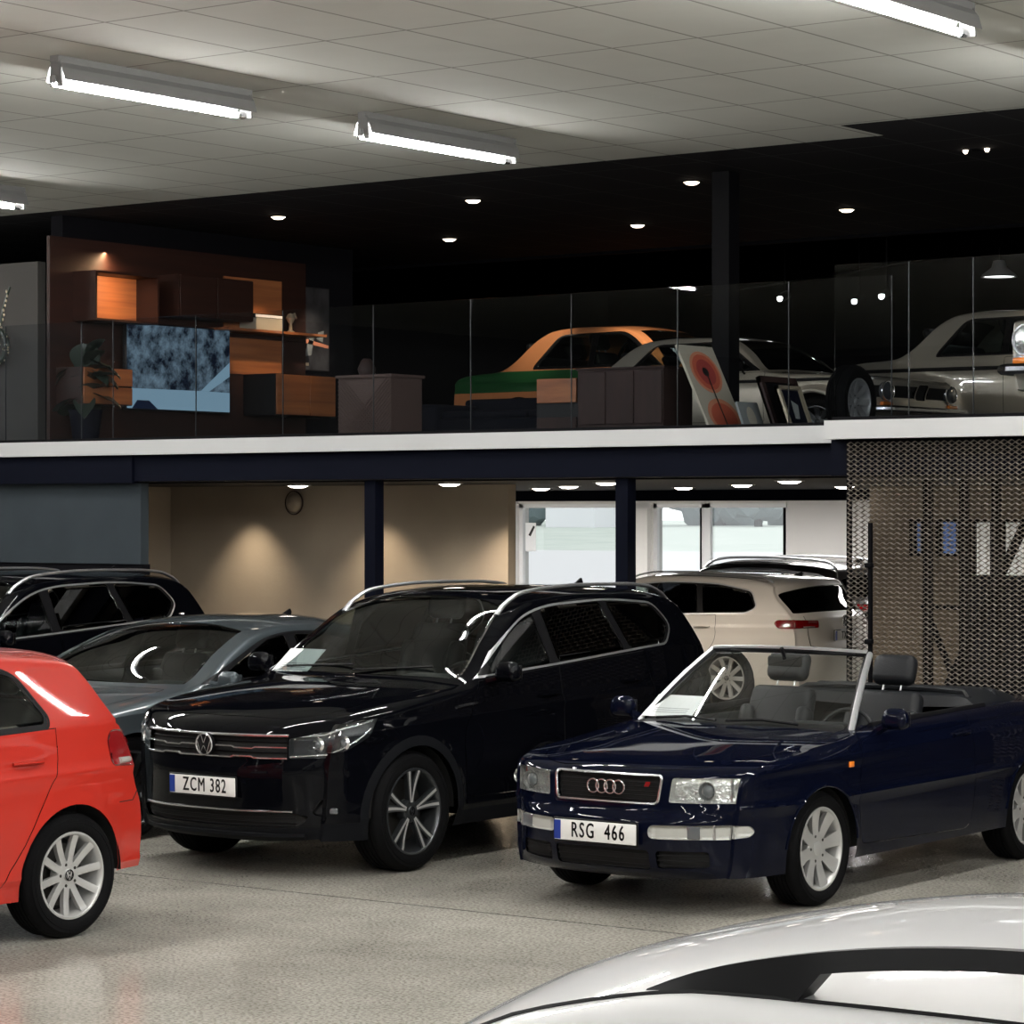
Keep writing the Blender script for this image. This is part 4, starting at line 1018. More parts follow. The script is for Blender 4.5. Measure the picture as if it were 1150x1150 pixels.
def make_hatch(root, paint='red_paint'):
    S = Shell(
        keys=[(.14, .2, .22, .22, 3), (.0, .45, .23, .46, 3), (.02, .6, .24, .61, 3), (.05, .72, .26, .73, 3), (.1, .76, .34, .80, 2.6), (.5, .88, .7, .89, 3), (.95, .98, 1.15, .97, 3), (1.2, 1.01, 1.4, 1.0, 3), (1.3, 1.05, 1.5, 1.03, 2.6), (1.7, 1.28, 1.8, 1.235, 2.4),
              (2.05, 1.43, 2.1, 1.385, 2.4), (2.5, 1.482, 2.5, 1.435, 2.6), (3.0, 1.478, 3.0, 1.43, 2.8), (3.45, 1.452, 3.42, 1.405, 2.8), (3.78, 1.42, 3.65, 1.365, 2.8), (3.82, 1.39, 3.69, 1.325, 2.8), (3.95, 1.18, 3.79, 1.17, 3), (4.06, 1.04, 3.88, 1.03, 3),
              (4.14, .93, 3.93, .92, 3), (4.17, .78, 3.96, .78, 3), (4.24, .66, 4.01, .66, 2.8), (4.27, .52, 4.03, .52, 2.8), (4.25, .38, 4.035, .38, 2.8), (4.15, .29, 4.04, .30, 2.8)],
        sect=[(.18, .83), (.35, .865), (.5, .885), (.7, .893), (.85, .885), (1.0, .86), (1.15, .835)], belt=[(0, .98), (1.5, 1.0), (2.5, 1.03), (3.3, 1.065), (4, 1.08)],
        plan=[(.2, .80), (.24, .84), (.4, .91), (.6, .96), (.9, 1.0), (3.2, 1.0), (3.6, .985), (3.8, .955), (4.04, .90)], tumble=[(0, .42), (2.8, .42), (3.6, .5)], zbot=[(0, .22), (.6, .2), (3.1, .22), (3.6, .30), (4.1, .30)],
        rr=[(0, .012), (.3, .025), (.6, .05), (1.3, .05), (1.6, .035), (3.4, .04), (3.6, .025)], bumps=[(.88, .316, .36, .01, .03), (3.458, .316, .36, .014, .035)],
        lines=[([(0, .74), (1.2, .79), (3.9, .835)], .014, .045), ([(0, .32), (3.9, .34)], .008, .04)], res=.045)
    arch(S, root, .88, .316, .36); arch(S, root, 3.458, .316, .36)
    outer = rnd([(1.50, 1.015), (2.5, 1.035), (3.33, 1.062), (3.35, 1.12), (3.20, 1.345), (3.05, 1.388), (2.5, 1.398), (2.15, 1.365), (1.85, 1.25)], [.01, .1, .04, .04, .08, .1, .2, .2, .2])
    p = [rnd([(1.70, 1.045), (2.36, 1.06), (2.33, 1.365), (2.16, 1.34), (1.9, 1.24), (1.72, 1.10)], .03), rnd([(2.46, 1.065), (3.30, 1.088), (3.31, 1.13), (3.17, 1.33), (3.03, 1.363), (2.44, 1.372)], .04)]
    side_windows(S, root, outer, p, trim='trim', glass='glass')
    S.carve('body', 'windscreen', 'ut', rnd([(7.85, -1), (7.85, .90), (9.9, .89), (10.05, .5), (10.1, -1)], [0, .05, .06, .1, 0]), 'T', mat='glass'); S.sink('windscreen', .004, 'trim'); S.emit('windscreen', root)
    S.carve('body', 'rear_window', 'ut', rnd([(15.1, -1), (15.1, .93), (17.0, .90), (17.0, -1)], [0, .06, .06, 0]), 'T', mat='glass_dark'); S.sink('rear_window', -.004, 'trim'); S.emit('rear_window', root)
    S.panel('body', 'bonnet', 'top', rnd([(-1, .15), (.45, .22), (.66, .4), (.72, 1.1), (.70, 1.25), (-1, 1.14)], [0, .2, .2, .05, .02, 0]), shells='T', pred=lambda c: c[0][1] < 1.7); S.emit('bonnet', root, paint=paint)
    S.panel('body', 'front_door', 'side', rnd([(1.35, .30), (2.41, .30), (2.41, 1.035), (1.5, 1.01), (1.32, .8)], [.05, .02, 0, 0, .1])); S.emit('front_door', root, paint=paint, pair=True)
    S.panel('body', 'rear_door', 'side', rnd([(2.415, .28), (2.98, .28), (3.12, .50), (3.36, .86), (3.37, 1.066), (2.415, 1.036)], [.02, .06, .3, .2, 0, 0])); S.emit('rear_door', root, paint=paint, pair=True)
    handle(root, S, 2.27, .885, paint, .2); handle(root, S, 3.14, .905, paint, .2)
    for k in (1, -1):
        v, n = S.at('side', 3.15, .895, .001); q = loc(S, v)
    front_kit(S, root, .60, .69, .45, .62, .72, .78, plate_text=None)
    tl = rear_lamps(S, root, .45, .85, 1.0, rnd([(3.76, .845), (4.1, .83), (4.1, 1.01), (3.78, 1.03), (3.74, .98)], [.03, 0, 0, .03, .03]))
    for k, o in zip((1, -1), tl):
        pts = [S.at('rear', y, .868, .003)[0] for y in (.58, .64, .70, .76)] + [S.at('side', 3.90, .868, .003)[0], S.at('side', 3.82, .868, .003)[0]]; g = G(); g.tube([loc(S, (q.x * k, q.y, q.z)) for q in pts], .02, 'smoke_lens', 8, flat=(.9, (0, 0, 1))); g.build('reversing_lamp', o)
        for yy in (.66, .735):
            q = loc(S, S.at('rear', yy, .95, .004)[0]); g = G(); g.lathe([(.032, .002), (.026, .010), (.0005, .012)], 'red_lens', 'y', 20, (q.x * k, q.y - .002, q.z)); g.build('brake_light_ring', o)
    for k in (1, -1):
        g = G(); g.tube([Vector((v.x * k, v.y, v.z)) for v in surf_path(S, 'side', [(3.98, .70), (3.94, .655), (3.82, .655)], .0, 5)], .003, 'gap', 5); g.build('bumper_seam', root)
    v, n = S.at('rear', 0, .60); plate(root, S, 0, v.y + .014, .60, '', facing=1)
    mirror_housing(root, S, .89, 1.62, 1.06, .18, .13, .11, paint, (.84, 1.6, 1.02)); antenna(root, S, 3.4, h=.05)
    S.emit('body', root, 'body_shell', paint=paint)
    interior(root, S, 1.25, 1.0, 3.6, .74, floor_z=.3, seat_s=2.1, seat_z=.6, tub_top=.95)
    for ax in (.88, 3.458):
        for k in (1, -1): make_wheel(root, S, k, ax, .316, .219, .205, .875, dict(w=(.036, .040), dish=.024, hub=.075, rot=.15, ridge=.003), 'rim_silver', 10, 'vw')
    return S

def make_classic(root, paint, band=None, flares=False, mirror=True, lamp='reflector', inter=True):
    """boxy two-door saloon of the early seventies"""
    bp = [(.76, .31, .34, .02 if not flares else .075, .03 if not flares else .07), (3.26, .31, .34, .02 if not flares else .085, .03 if not flares else .08)]
    S = Shell(
        keys=[(.1, .28, .14, .3, 5), (.03, .45, .08, .46, 5), (.05, .60, .10, .60, 5), (.0, .76, .11, .765, 5), (.05, .80, .18, .80, 4), (.6, .88, .7, .865, 4), (1.25, .93, 1.32, .905, 4), (1.32, .95, 1.40, .925, 3), (1.60, 1.20, 1.67, 1.17, 3), (1.83, 1.35, 1.9, 1.32, 3),
              (2.1, 1.40, 2.15, 1.37, 3), (2.6, 1.41, 2.6, 1.385, 3), (2.92, 1.385, 2.95, 1.355, 3), (3.08, 1.32, 3.10, 1.29, 3), (3.5, 1.02, 3.45, .985, 3), (3.62, .95, 3.57, .93, 4), (4.08, .91, 4.06, .89, 4), (4.2, .86, 4.16, .845, 5), (4.22, .6, 4.18, .6, 5), (4.2, .34, 4.19, .34, 5)],
        sect=[(.25, .75), (.4, .785), (.6, .795), (.8, .785), (.9, .76), (1.0, .74)], belt=[(0, .90), (4.3, .91)], plan=[(0, .93), (.14, .95), (.5, .99), (1, 1), (3.4, 1), (4.2, .95)], tumble=.36, zbot=[(0, .30), (1, .26), (3.5, .26), (4.2, .34)],
        rr=[(0, .01), (.5, .03), (4, .03)], bumps=bp, lines=[([(0, .79), (4.2, .80)], .018, .03)], res=.06)
    arch(S, root, .76, .31, .335); arch(S, root, 3.26, .31, .335)
    outer = rnd([(1.44, .935), (3.12, .935), (3.10, .99), (2.84, 1.31), (2.0, 1.322), (1.86, 1.25)], [.02, .04, .06, .1, .1, .1])
    p = [rnd([(1.55, .96), (2.33, .96), (2.33, 1.292), (2.03, 1.292), (1.88, 1.22)], .03), rnd([(2.40, .96), (3.06, .96), (3.05, .99), (2.81, 1.285), (2.40, 1.292)], .03)]
    side_windows(S, root, outer, p, trim='chrome', glass='glass', seal=.010)
    S.carve('body', 'windscreen', 'ut', rnd([(7.1, -1), (7.1, .90), (8.95, .90), (8.95, -1)], [0, .05, .06, 0]), 'T', mat='glass'); S.sink('windscreen', .004, 'chrome'); S.emit('windscreen', root)
    S.carve('body', 'rear_window', 'ut', rnd([(12.95, -1), (12.95, .86), (13.95, .86), (13.95, -1)], [0, .08, .08, 0]), 'T', mat='glass'); S.sink('rear_window', .004, 'chrome'); S.emit('rear_window', root)
    if band:
        S.carve('body', 'painted_band', 'side', [(.0, .70), (4.3, .70), (4.3, .925), (.0, .925)], 'S', mat=band); S.emit('painted_band', root, pair=True)
    S.panel('body', 'door', 'side', rnd([(1.38, .32), (2.36, .32), (2.36, .92), (1.38, .92)], .03)); S.emit('door', root, paint=paint, pair=True)
    S.carve('body', 'kidney_grille', 'front', rnd([(-1, .56), (.09, .56), (.09, .745), (-1, .745)], [0, .03, .03, 0]), 'T', pred=lambda c: c[0][1] < 1, mat='gap'); S.sink('kidney_grille', .02, 'chrome', (0, 1, 0)); S.emit('kidney_grille', root)
    S.carve('body', 'side_grille', 'front', [(.11, .58), (.74, .58), (.74, .72), (.11, .72)], 'T', pred=lambda c: c[0][1] < 1, mat='gap'); S.sink('side_grille', .02, 'chrome', (0, 1, 0)); S.emit('side_grille', root, pair=True)
    for k in (1, -1):
        q = loc(S, S.at('front', .60, .655)[0]); g = G(); g.lathe([(.115, .01), (.115, -.02), (.1, -.03), (.06, -.045), (.0005, -.05)], lamp, 'y', 32, (q.x * k, q.y, q.z)); g.tube([(q.x * k + .112 * cos(a), q.y - .024, q.z + .112 * sin(a)) for a in [2 * PI * i / 32 for i in range(32)]], .01, 'chrome', 6, True); g.build('round_headlight', root)
        g = G(); g.rbox((k * .62, .055 - S.L / 2, .50), (.18, .05, .055), 'amber', .015); g.build('front_indicator', root)
        g = G(); g.lathe([(.06, .0), (.06, -.02), (.045, -.03), (.0005, -.034)], 'red_lens', 'y', 20, (k * .6, 4.23 - S.L / 2, .65)); g.build('tail_lamp', root)
    for s, sg in ((-.05, 1), (4.27, -1)):
        g = G(); g.tube([(-.80, s + sg * .30 - S.L / 2, .44), (-.78, s + sg * .08 - S.L / 2, .44), (-.7, s - S.L / 2, .44), (.7, s - S.L / 2, .44), (.78, s + sg * .08 - S.L / 2, .44), (.80, s + sg * .30 - S.L / 2, .44)], .045, 'chrome', 8, flat=(.9, (0, 0, 1))); g.build('bumper', root)
    if mirror:
        for k in (1, -1):
            g = G(); g.lathe([(.001, .04), (.045, .03), (.06, .0), (.0005, -.001)], 'trim', 'y', 16, (k * .86, 1.62 - S.L / 2, .99)); g.tube([(k * .77, 1.62 - S.L / 2, .90), (k * .85, 1.62 - S.L / 2, .97)], .012, 'trim', 6); g.build('wing_mirror', root)
    if flares:
        for ax in (.76, 3.26):
            for k in (1, -1):
                g = G(); pts = []
                for i in range(25):
                    a = .05 + (PI - .1) * i / 24; v = S.at('side', ax + .36 * cos(a), .31 + .36 * sin(a), .01)[0]; v = loc(S, v); pts.append((v.x * k, v.y, v.z))
                g.tube(pts, .03, paint, 8); g.build('arch_flare', root)
        for k in (1, -1):
            g = G(); g.tube([Vector((v.x * k, v.y, v.z)) for v in surf_path(S, 'side', [(.2, .80), (4.1, .81)], .003, 24)], .02, 'trim', 6); g.build('side_stripe', root)
    S.emit('body', root, 'body_shell', paint=paint)
    if inter: interior(root, S, 1.25, .90, 3.45, .68, floor_z=.33, seat_s=2.0, seat_z=.5, tub_top=.86)
    for ax in (.76, 3.26):
        for k in (1, -1): make_wheel(root, S, k, ax, .305, .185, .18, .77 if not flares else .80, dict(w=(.05, .06), dish=.03, hub=.07), 'rim_silver' if not flares else 'rim_dark', 8, True)
    return S
# ------------------------------------------------------------------ the building
def grid_mat(name, base, line, sx, sy, x0, y0, w=0.008, rough=0.9, noise=0.06, spec=0.2):
    m, nt, out = _mat(name); N = nt.nodes.new; Lk = nt.links.new
    b = N('ShaderNodeBsdfPrincipled'); b.inputs['Roughness'].default_value = rough; b.inputs['Specular IOR Level'].default_value = spec
    geo = N('ShaderNodeNewGeometry'); sp = N('ShaderNodeSeparateXYZ'); Lk(geo.outputs['Position'], sp.inputs[0])
    def line_f(sock, s, o):
        a = N('ShaderNodeMath'); a.operation = 'SUBTRACT'; a.inputs[1].default_value = o; Lk(sock, a.inputs[0])
        p = N('ShaderNodeMath'); p.operation = 'PINGPONG'; p.inputs[1].default_value = s / 2; Lk(a.outputs[0], p.inputs[0])
        c = N('ShaderNodeMapRange'); c.inputs['From Min'].default_value = w * .6; c.inputs['From Max'].default_value = w * 1.3; c.inputs['To Min'].default_value = 1; c.inputs['To Max'].default_value = 0; Lk(p.outputs[0], c.inputs['Value']); return c.outputs[0]
    mx = N('ShaderNodeMath'); mx.operation = 'MAXIMUM'; Lk(line_f(sp.outputs[0], sx, x0), mx.inputs[0]); Lk(line_f(sp.outputs[1], sy, y0), mx.inputs[1])
    n = N('ShaderNodeTexNoise'); n.inputs['Scale'].default_value = 3; n.inputs['Detail'].default_value = 8; Lk(geo.outputs['Position'], n.inputs['Vector'])
    v = N('ShaderNodeMapRange'); v.inputs['To Min'].default_value = 1 - noise; v.inputs['To Max'].default_value = 1 + noise; Lk(n.outputs[0], v.inputs['Value'])
    c0 = N('ShaderNodeVectorMath'); c0.operation = 'SCALE'; c0.inputs[0].default_value = base; Lk(v.outputs[0], c0.inputs['Scale'])
    mix = N('ShaderNodeMix'); mix.data_type = 'RGBA'; Lk(mx.outputs[0], mix.inputs['Factor']); Lk(c0.outputs[0], mix.inputs[6]); mix.inputs[7].default_value = (*line, 1)
    Lk(mix.outputs[2], b.inputs['Base Color']); Lk(b.outputs[0], out.inputs[0]); return m

def floor_mat():
    m, nt, out = _mat('polished_concrete'); N = nt.nodes.new; Lk = nt.links.new
    b = N('ShaderNodeBsdfPrincipled'); b.inputs['Specular IOR Level'].default_value = .22
    geo = N('ShaderNodeNewGeometry')
    n1 = N('ShaderNodeTexNoise'); n1.inputs['Scale'].default_value = .9; n1.inputs['Detail'].default_value = 6; n1.inputs['Roughness'].default_value = .6
    n2 = N('ShaderNodeTexNoise'); n2.inputs['Scale'].default_value = 55; n2.inputs['Detail'].default_value = 3
    vo = N('ShaderNodeTexVoronoi'); vo.inputs['Scale'].default_value = 34
    for n in (n1, n2, vo): Lk(geo.outputs['Position'], n.inputs['Vector'])
    r1 = N('ShaderNodeValToRGB'); e = r1.color_ramp.elements; e[0].position = .3; e[0].color = (.34, .325, .285, 1); e[1].position = .72; e[1].color = (.52, .50, .445, 1); Lk(n1.outputs[0], r1.inputs[0])
    r2 = N('ShaderNodeValToRGB'); e = r2.color_ramp.elements; e[0].position = .38; e[0].color = (.42, .40, .38, 1); e[1].position = .56; e[1].color = (1, 1, 1, 1); Lk(n2.outputs[0], r2.inputs[0])
    r3 = N('ShaderNodeValToRGB'); e = r3.color_ramp.elements; e[0].position = .10; e[0].color = (.5, .48, .46, 1); e[1].position = .2; e[1].color = (1, 1, 1, 1); Lk(vo.outputs['Distance'], r3.inputs[0])
    m1 = N('ShaderNodeMix'); m1.data_type = 'RGBA'; m1.blend_type = 'MULTIPLY'; m1.inputs['Factor'].default_value = .75; Lk(r1.outputs[0], m1.inputs[6]); Lk(r2.outputs[0], m1.inputs[7])
    m2 = N('ShaderNodeMix'); m2.data_type = 'RGBA'; m2.blend_type = 'MULTIPLY'; m2.inputs['Factor'].default_value = .35; Lk(m1.outputs[2], m2.inputs[6]); Lk(r3.outputs[0], m2.inputs[7])
    # sawn joint
    sp = N('ShaderNodeSeparateXYZ'); Lk(geo.outputs['Position'], sp.inputs[0])
    a = N('ShaderNodeMath'); a.operation = 'SUBTRACT'; a.inputs[1].default_value = 11.84; Lk(sp.outputs[1], a.inputs[0]); ab = N('ShaderNodeMath'); ab.operation = 'ABSOLUTE'; Lk(a.outputs[0], ab.inputs[0])
    mr = N('ShaderNodeMapRange'); mr.inputs['From Min'].default_value = .006; mr.inputs['From Max'].default_value = .014; mr.inputs['To Min'].default_value = .35; mr.inputs['To Max'].default_value = 1; Lk(ab.outputs[0], mr.inputs['Value'])
    m3 = N('ShaderNodeVectorMath'); m3.operation = 'SCALE'; Lk(m2.outputs[2], m3.inputs[0]); Lk(mr.outputs[0], m3.inputs['Scale'])
    Lk(m3.outputs[0], b.inputs['Base Color'])
    rr = N('ShaderNodeMapRange'); rr.inputs['From Min'].default_value = .3; rr.inputs['From Max'].default_value = .7; rr.inputs['To Min'].default_value = .1; rr.inputs['To Max'].default_value = .24; Lk(n1.outputs[0], rr.inputs['Value']); Lk(rr.outputs[0], b.inputs['Roughness'])
    bp = N('ShaderNodeBump'); bp.inputs['Strength'].default_value = .04; bp.inputs['Distance'].default_value = .01; Lk(n2.outputs[0], bp.inputs['Height']); Lk(bp.outputs[0], b.inputs['Normal'])
    Lk(b.outputs[0], out.inputs[0]); return m

M['floor'] = floor_mat()
M['tiles'] = grid_mat('white_ceiling_tiles', (.50, .51, .475), (.24, .24, .22), .6, 1.2, -8.61, 14.7, w=.010)
M['dark_tiles'] = grid_mat('black_ceiling_tiles', (.008, .008, .011), (.035, .034, .036), .6, 1.2, -8.61, 14.7, w=.012, noise=.2)
M['wall_white'] = pbr('white_wall', (.72, .70, .68), .8, bump=(40, .05))
M['wall_pale'] = pbr('hall_wall', (.10, .10, .10), .85); M['wall_grey'] = pbr('grey_partition', (.055, .052, .048), .85)
M['wall_beige'] = pbr('beige_plaster', (.40, .34, .27), .9, bump=(30, .15), var=(1.5, (.44, .38, .30)))
M['wall_dark'] = pbr('dark_wall', (.007, .007, .009), .85, spec=.05)
M['wall_slate'] = pbr('slate_panel', (.040, .050, .058), .8, spec=.1, var=(2.0, (.045, .056, .065)))
M['fascia'] = pbr('fascia_white', (.54, .545, .55), .5)
M['beam'] = pbr('beam_navy', (.003, .004, .010), .6, spec=.06)
M['steel_black'] = pbr('steel_black', (.003, .003, .004), .6, spec=.08)
M['slab_under'] = pbr('soffit_black', (.006, .0065, .008), .6, spec=.1)
M['slab_top'] = pbr('mezzanine_floor', (.05, .05, .052), .5)
M['glassrail'] = glassy('balustrade_glass', (.86, .88, .90), ior=1.5, k=.55)
M['winglass'] = glassy('window_glass', (.95, .97, .97))
M['bluefrost'] = glassy('blue_film_glass', (.35, .48, .75))
M['upvc'] = pbr('window_frame_white', (.75, .76, .77), .4)
M['lampmetal'] = pbr('luminaire_grey', (.20, .20, .20), .5)
M['tube_on'] = emis('fluorescent_tube', (1, .985, .95), 300)
M['tube_dim'] = emis('fluorescent_tube_dimmer', (1, .985, .94), 40)
M['spot_disc'] = emis('downlight_disc', (1, .84, .66), 7)
M['spot_disc2'] = emis('soffit_disc', (1, .9, .8), 14)
M['lampwhite'] = emis('pendant_glow', (1, .98, .93), 6)
M['led'] = emis('led_diffuser', (1, .97, .94), 62)  # glow of the fill panels added behind the soffit beam
M['wall_mid'] = pbr('brown_partition', (.20, .165, .125), .9)
M['mesh'] = pbr('expanded_metal', (.20, .175, .15), .5, .5)
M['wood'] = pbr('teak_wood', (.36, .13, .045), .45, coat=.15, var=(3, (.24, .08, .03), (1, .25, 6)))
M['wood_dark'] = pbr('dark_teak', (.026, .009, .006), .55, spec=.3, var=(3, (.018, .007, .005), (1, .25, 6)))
M['wood_brown'] = pbr('brown_wood', (.034, .017, .014), .6, spec=.3, var=(6, (.024, .012, .010), (4, .5, .5)))
M['black_box'] = pbr('black_cabinet', (.006, .006, .007), .5, spec=.3)
M['leaf'] = pbr('dark_leaf', (.014, .024, .018), .4, var=(4, (.022, .034, .024)))
M['wicker'] = pbr('woven_cane', (.075, .045, .036), .75, bump=(80, .6))
M['sofa'] = pbr('sofa_fabric', (.005, .006, .011), .9, spec=.2)
M['grass'] = pbr('lawn', (.36, .40, .36), .95, var=(.6, (.42, .45, .41)))
M['asphalt'] = pbr('forecourt', (.50, .49, .495), .9)
M['tree'] = pbr('far_foliage', (.10, .13, .14), .95, var=(.5, (.16, .20, .21)))  # distance haze is put into this grey-blue foliage colour
M['house'] = pbr('far_render', (.7, .7, .72), .9)
M['canvas'] = pbr('canvas_cream', (.42, .38, .30), .8)
M['art_red'] = pbr('art_red', (.50, .10, .05), .8); M['art_deep'] = pbr('art_deep_red', (.33, .045, .035), .8); M['art_pink'] = pbr('art_salmon', (.58, .22, .12), .8)
M['art_grey'] = pbr('art_grey', (.22, .23, .22), .8); M['gold'] = pbr('pale_gilt', (.5, .42, .30), .4, .5)

def structure(o): o['kind'] = 'structure'; return o
def sbox(name, x0, x1, y0, y1, z0, z1, mat):
    g = G(); g.box(((x0 + x1) / 2, (y0 + y1) / 2, (z0 + z1) / 2), (x1 - x0, y1 - y0, z1 - z0), mat); return structure(g.build(name))

CEIL = 4.894; FZ0, FZ1 = 2.66, 2.79; MF = 2.75
XL, XR = -26.0, 5.5; YB = -7.0
sbox('floor', XL - 6, XR, YB, 33.2, -.15, 0, 'floor')
# white ceiling: two rectangles, the left one reaching half a tile further
sbox('ceiling', -9.75, XR, YB, 17.16, CEIL, CEIL + .12, 'tiles')
sbox('ceiling', XL, -9.75, YB, 17.80, CEIL, CEIL + .12, 'tiles')
sbox('ceiling', -9.75, XR, 17.16, 24.0, CEIL, CEIL + .10, 'dark_tiles')
sbox('ceiling', XL, -9.75, 17.80, 24.0, CEIL, CEIL + .10, 'dark_tiles')
sbox('trim_1', XL, XR, 24.0, 24.08, CEIL - .03, 6.8, 'wall_dark')
sbox('ceiling', XL, XR, 24.0, 38.0, 6.7, 6.8, 'wall_dark')
sbox('wall_back', XL, XR, 38.0, 38.2, MF, 6.8, 'wall_dark')
sbox('wall_left', XL - .2, XL, YB, 18.1, 0, CEIL, 'wall_pale')
sbox('wall_right', XR, XR + .2, YB, 38, 0, 6.8, 'wall_pale')
sbox('wall_front', XL, XR, YB - .2, YB, 0, CEIL, 'wall_pale')
sbox('wall_left', XL - .2, XL, 18.1, 38, MF, 6.8, 'wall_dark')
# mezzanine slab
sbox('floor', XL, -9.70, 17.95, 38.0, 2.42, MF, 'slab_top'); sbox('floor', -9.70, XR, 17.0, 38.0, 2.42, MF, 'slab_top')
sbox('ceiling', XL - 6, XR, 18.1, 33.2, 2.405, 2.42, 'slab_under')
sbox('ceiling', XL - 6, XL, 18.1, 38.0, 2.42, 2.6, 'slab_under')
sbox('trim_2', XL, -9.70, 17.80, 17.95, FZ0, FZ1, 'fascia'); sbox('trim_3', -9.70, XR, 16.85, 17.0, FZ0, FZ1, 'fascia')
sbox('trim_4', -9.70, -9.55, 17.0, 17.8, FZ0, FZ1, 'fascia'); sbox('trim_11', -9.72, -9.695, 17.02, 17.95, 2.41, FZ0 - .002, 'beam')
sbox('trim_5', XL, -17.38, 17.86, 18.1, 2.41, FZ0, 'beam'); sbox('trim_6', -17.37, -9.55, 17.88, 18.1, 2.425, FZ0, 'beam')
sbox('trim_7', -9.72, XR, 16.985, 17.03, 2.405, FZ0 - .002, 'beam')
sbox('trim_8', -31, -8, 27.0, 27.25, 2.28, 2.405, 'beam')
# walls below
sbox('wall_left', XL, -17.385, 17.98, 18.08, 1.68, 2.41, 'wall_slate'); sbox('wall_left', XL, -17.385, 18.0, 18.1, 0, 1.68, 'wall_dark')
sbox('wall_back', -19.5, -15.22, 20.6, 20.72, 0, 2.405, 'wall_beige')
sbox('wall_left', -19.6, -19.5, 18.1, 20.72, 0, 2.405, 'wall_beige')
sbox('wall_left', XL - 6.1, XL - 6, 18, 33.2, 0, 2.42, 'wall_pale')
# columns
for x, lab in ((-14.70, 'left'), (-12.15, 'right')):
    t = empty('steel_column', (x, 18.0, 0), 0, 'slim black steel column under the balcony edge, %s of the two' % lab, 'column', 'columns under the balcony beam')
    g = G(); g.box((0, 0, 1.21), (.115, .115, 2.41), 'beam'); g.build('shaft', t); g = G(); g.box((0, 0, .01), (.22, .22, .02), 'steel_black'); g.build('base_plate', t)
t = empty('steel_column', (-11.80, 18.92, MF), 0, 'dark square post on the balcony floor behind the glass, right of the orange car roof', 'column'); g = G(); g.box((0, 0, 1.07), (.16, .16, 2.13), 'steel_black'); g.build('shaft', t); g = G(); g.box((0, 0, .01), (.3, .3, .02), 'steel_black'); g.build('base_plate', t)
# far wall with windows
Yw = 33.0
def wallpieces(ops, x0, x1, ztop):
    """far wall with rectangular openings (x0,x1,z0,z1)"""
    g = G(); ops = sorted(ops); x = x0
    def bx(a, b, c, d):
        if b - a > 1e-3 and d - c > 1e-3: g.box(((a + b) / 2, Yw + .15, (c + d) / 2), (b - a, .3, d - c), 'wall_white')
    for a, b, c, d in ops:
        bx(x, a, 0, ztop); bx(a, b, 0, c); bx(a, b, d, ztop); x = b
    bx(x, x1, 0, ztop); return structure(g.build('wall_back'))
wallpieces([(-24.22, -22.36, 0.0, 2.27), (-21.84, -19.58, .55, 2.27)], XL - 6, XR, 2.42)
sbox('trim_9', -24.38, -24.22, 32.93, 33.0, 0, 2.3, 'upvc')
def window(n, x0, x1, z0, z1, mull, kind='window'):
    g = G(); y = Yw + .1; w = .06
    for a, b, c, d in ((x0, x0 + w, z0, z1), (x1 - w, x1, z0, z1), (x0, x1, z1 - w, z1), (x0, x1, z0, z0 + w)) + tuple((m - .07, m + .07, z0, z1) for m in mull): g.box(((a + b) / 2, y, (c + d) / 2), (b - a, .07, d - c), 'upvc')
    o = structure(g.build('%s_%d' % (kind, n)))
    g = G(); g.box(((x0 + x1) / 2, y + .02, (z0 + z1) / 2), (x1 - x0 - .1, .012, z1 - z0 - .1), 'winglass'); p = g.build('pane', o)
    g = G()
    for e in [x1] + list(mull): g.box((e - .085 if e == x1 else e - .08, y - .03, (z0 + z1) / 2), (.018, .05, z1 - z0 - .12), 'steel_black')
    g.build('seal', o); return o
window(1, -24.22, -22.36, 0.0, 2.27, (), 'door'); window(1, -21.84, -19.58, .55, 2.27, (-20.95,))
g = G(); g.box((-22.1, 32.96, 1.1), (.5, .08, 2.2), 'wall_white'); structure(g.build('trim_10'))
t = empty('door_notice', (-23.98, 33.02, 1.78), 0, 'small white notice taped to the glass of the bright garden door', 'notice'); g = G(); g.box((0, 0, 0), (.19, .004, .42), 'paper'); g.build('sheet', t)
g = G(); g.prism([(-.04, -.02), (.05, .12), (.08, .10), (0, -.04)], (0.0, -.004, .05), (1, 0, 0), (0, 0, 1), (0, .001, 0), 'ink'); g.build('printed_mark', t)
# right part: partition with blue-film windows seen through the mesh
g = G()
ops = [(-12.86, -12.70, 1.72, 2.08), (-12.58, -12.32, 1.72, 2.08), (-12.22, -11.96, .95, 2.08), (-11.91, -11.3, .75, 2.08)]
x = -13.3; Yp = 24.0
for a, b, c, d in ops:
    g.box(((x + a) / 2, Yp + .05, 1.2), (a - x, .1, 2.405), 'wall_mid')
    g.box(((a + b) / 2, Yp + .05, c / 2), (b - a, .1, c), 'wall_mid'); g.box(((a + b) / 2, Yp + .05, (d + 2.405) / 2), (b - a, .1, 2.405 - d), 'wall_mid'); x = b
g.box(((x + XR) / 2, Yp + .05, 1.2), (XR - x, .1, 2.405), 'wall_mid'); structure(g.build('wall_right'))
for i, (a, b, c, d) in enumerate(ops):
    g = G(); w = .03
    for p, q, r, s in ((a, a + w, c, d), (b - w, b, c, d), (a, b, d - w, d), (a, b, c, c + w)): g.box(((p + q) / 2, Yp + .05, (r + s) / 2), (q - p, .12, s - r), 'steel_black')
    o = structure(g.build('window_%d' % (i + 2))); g = G(); g.box(((a + b) / 2, Yp + .05, (c + d) / 2), (b - a - .04, .01, d - c - .04), 'bluefrost' if i < 2 else 'winglass'); g.build('pane', o)
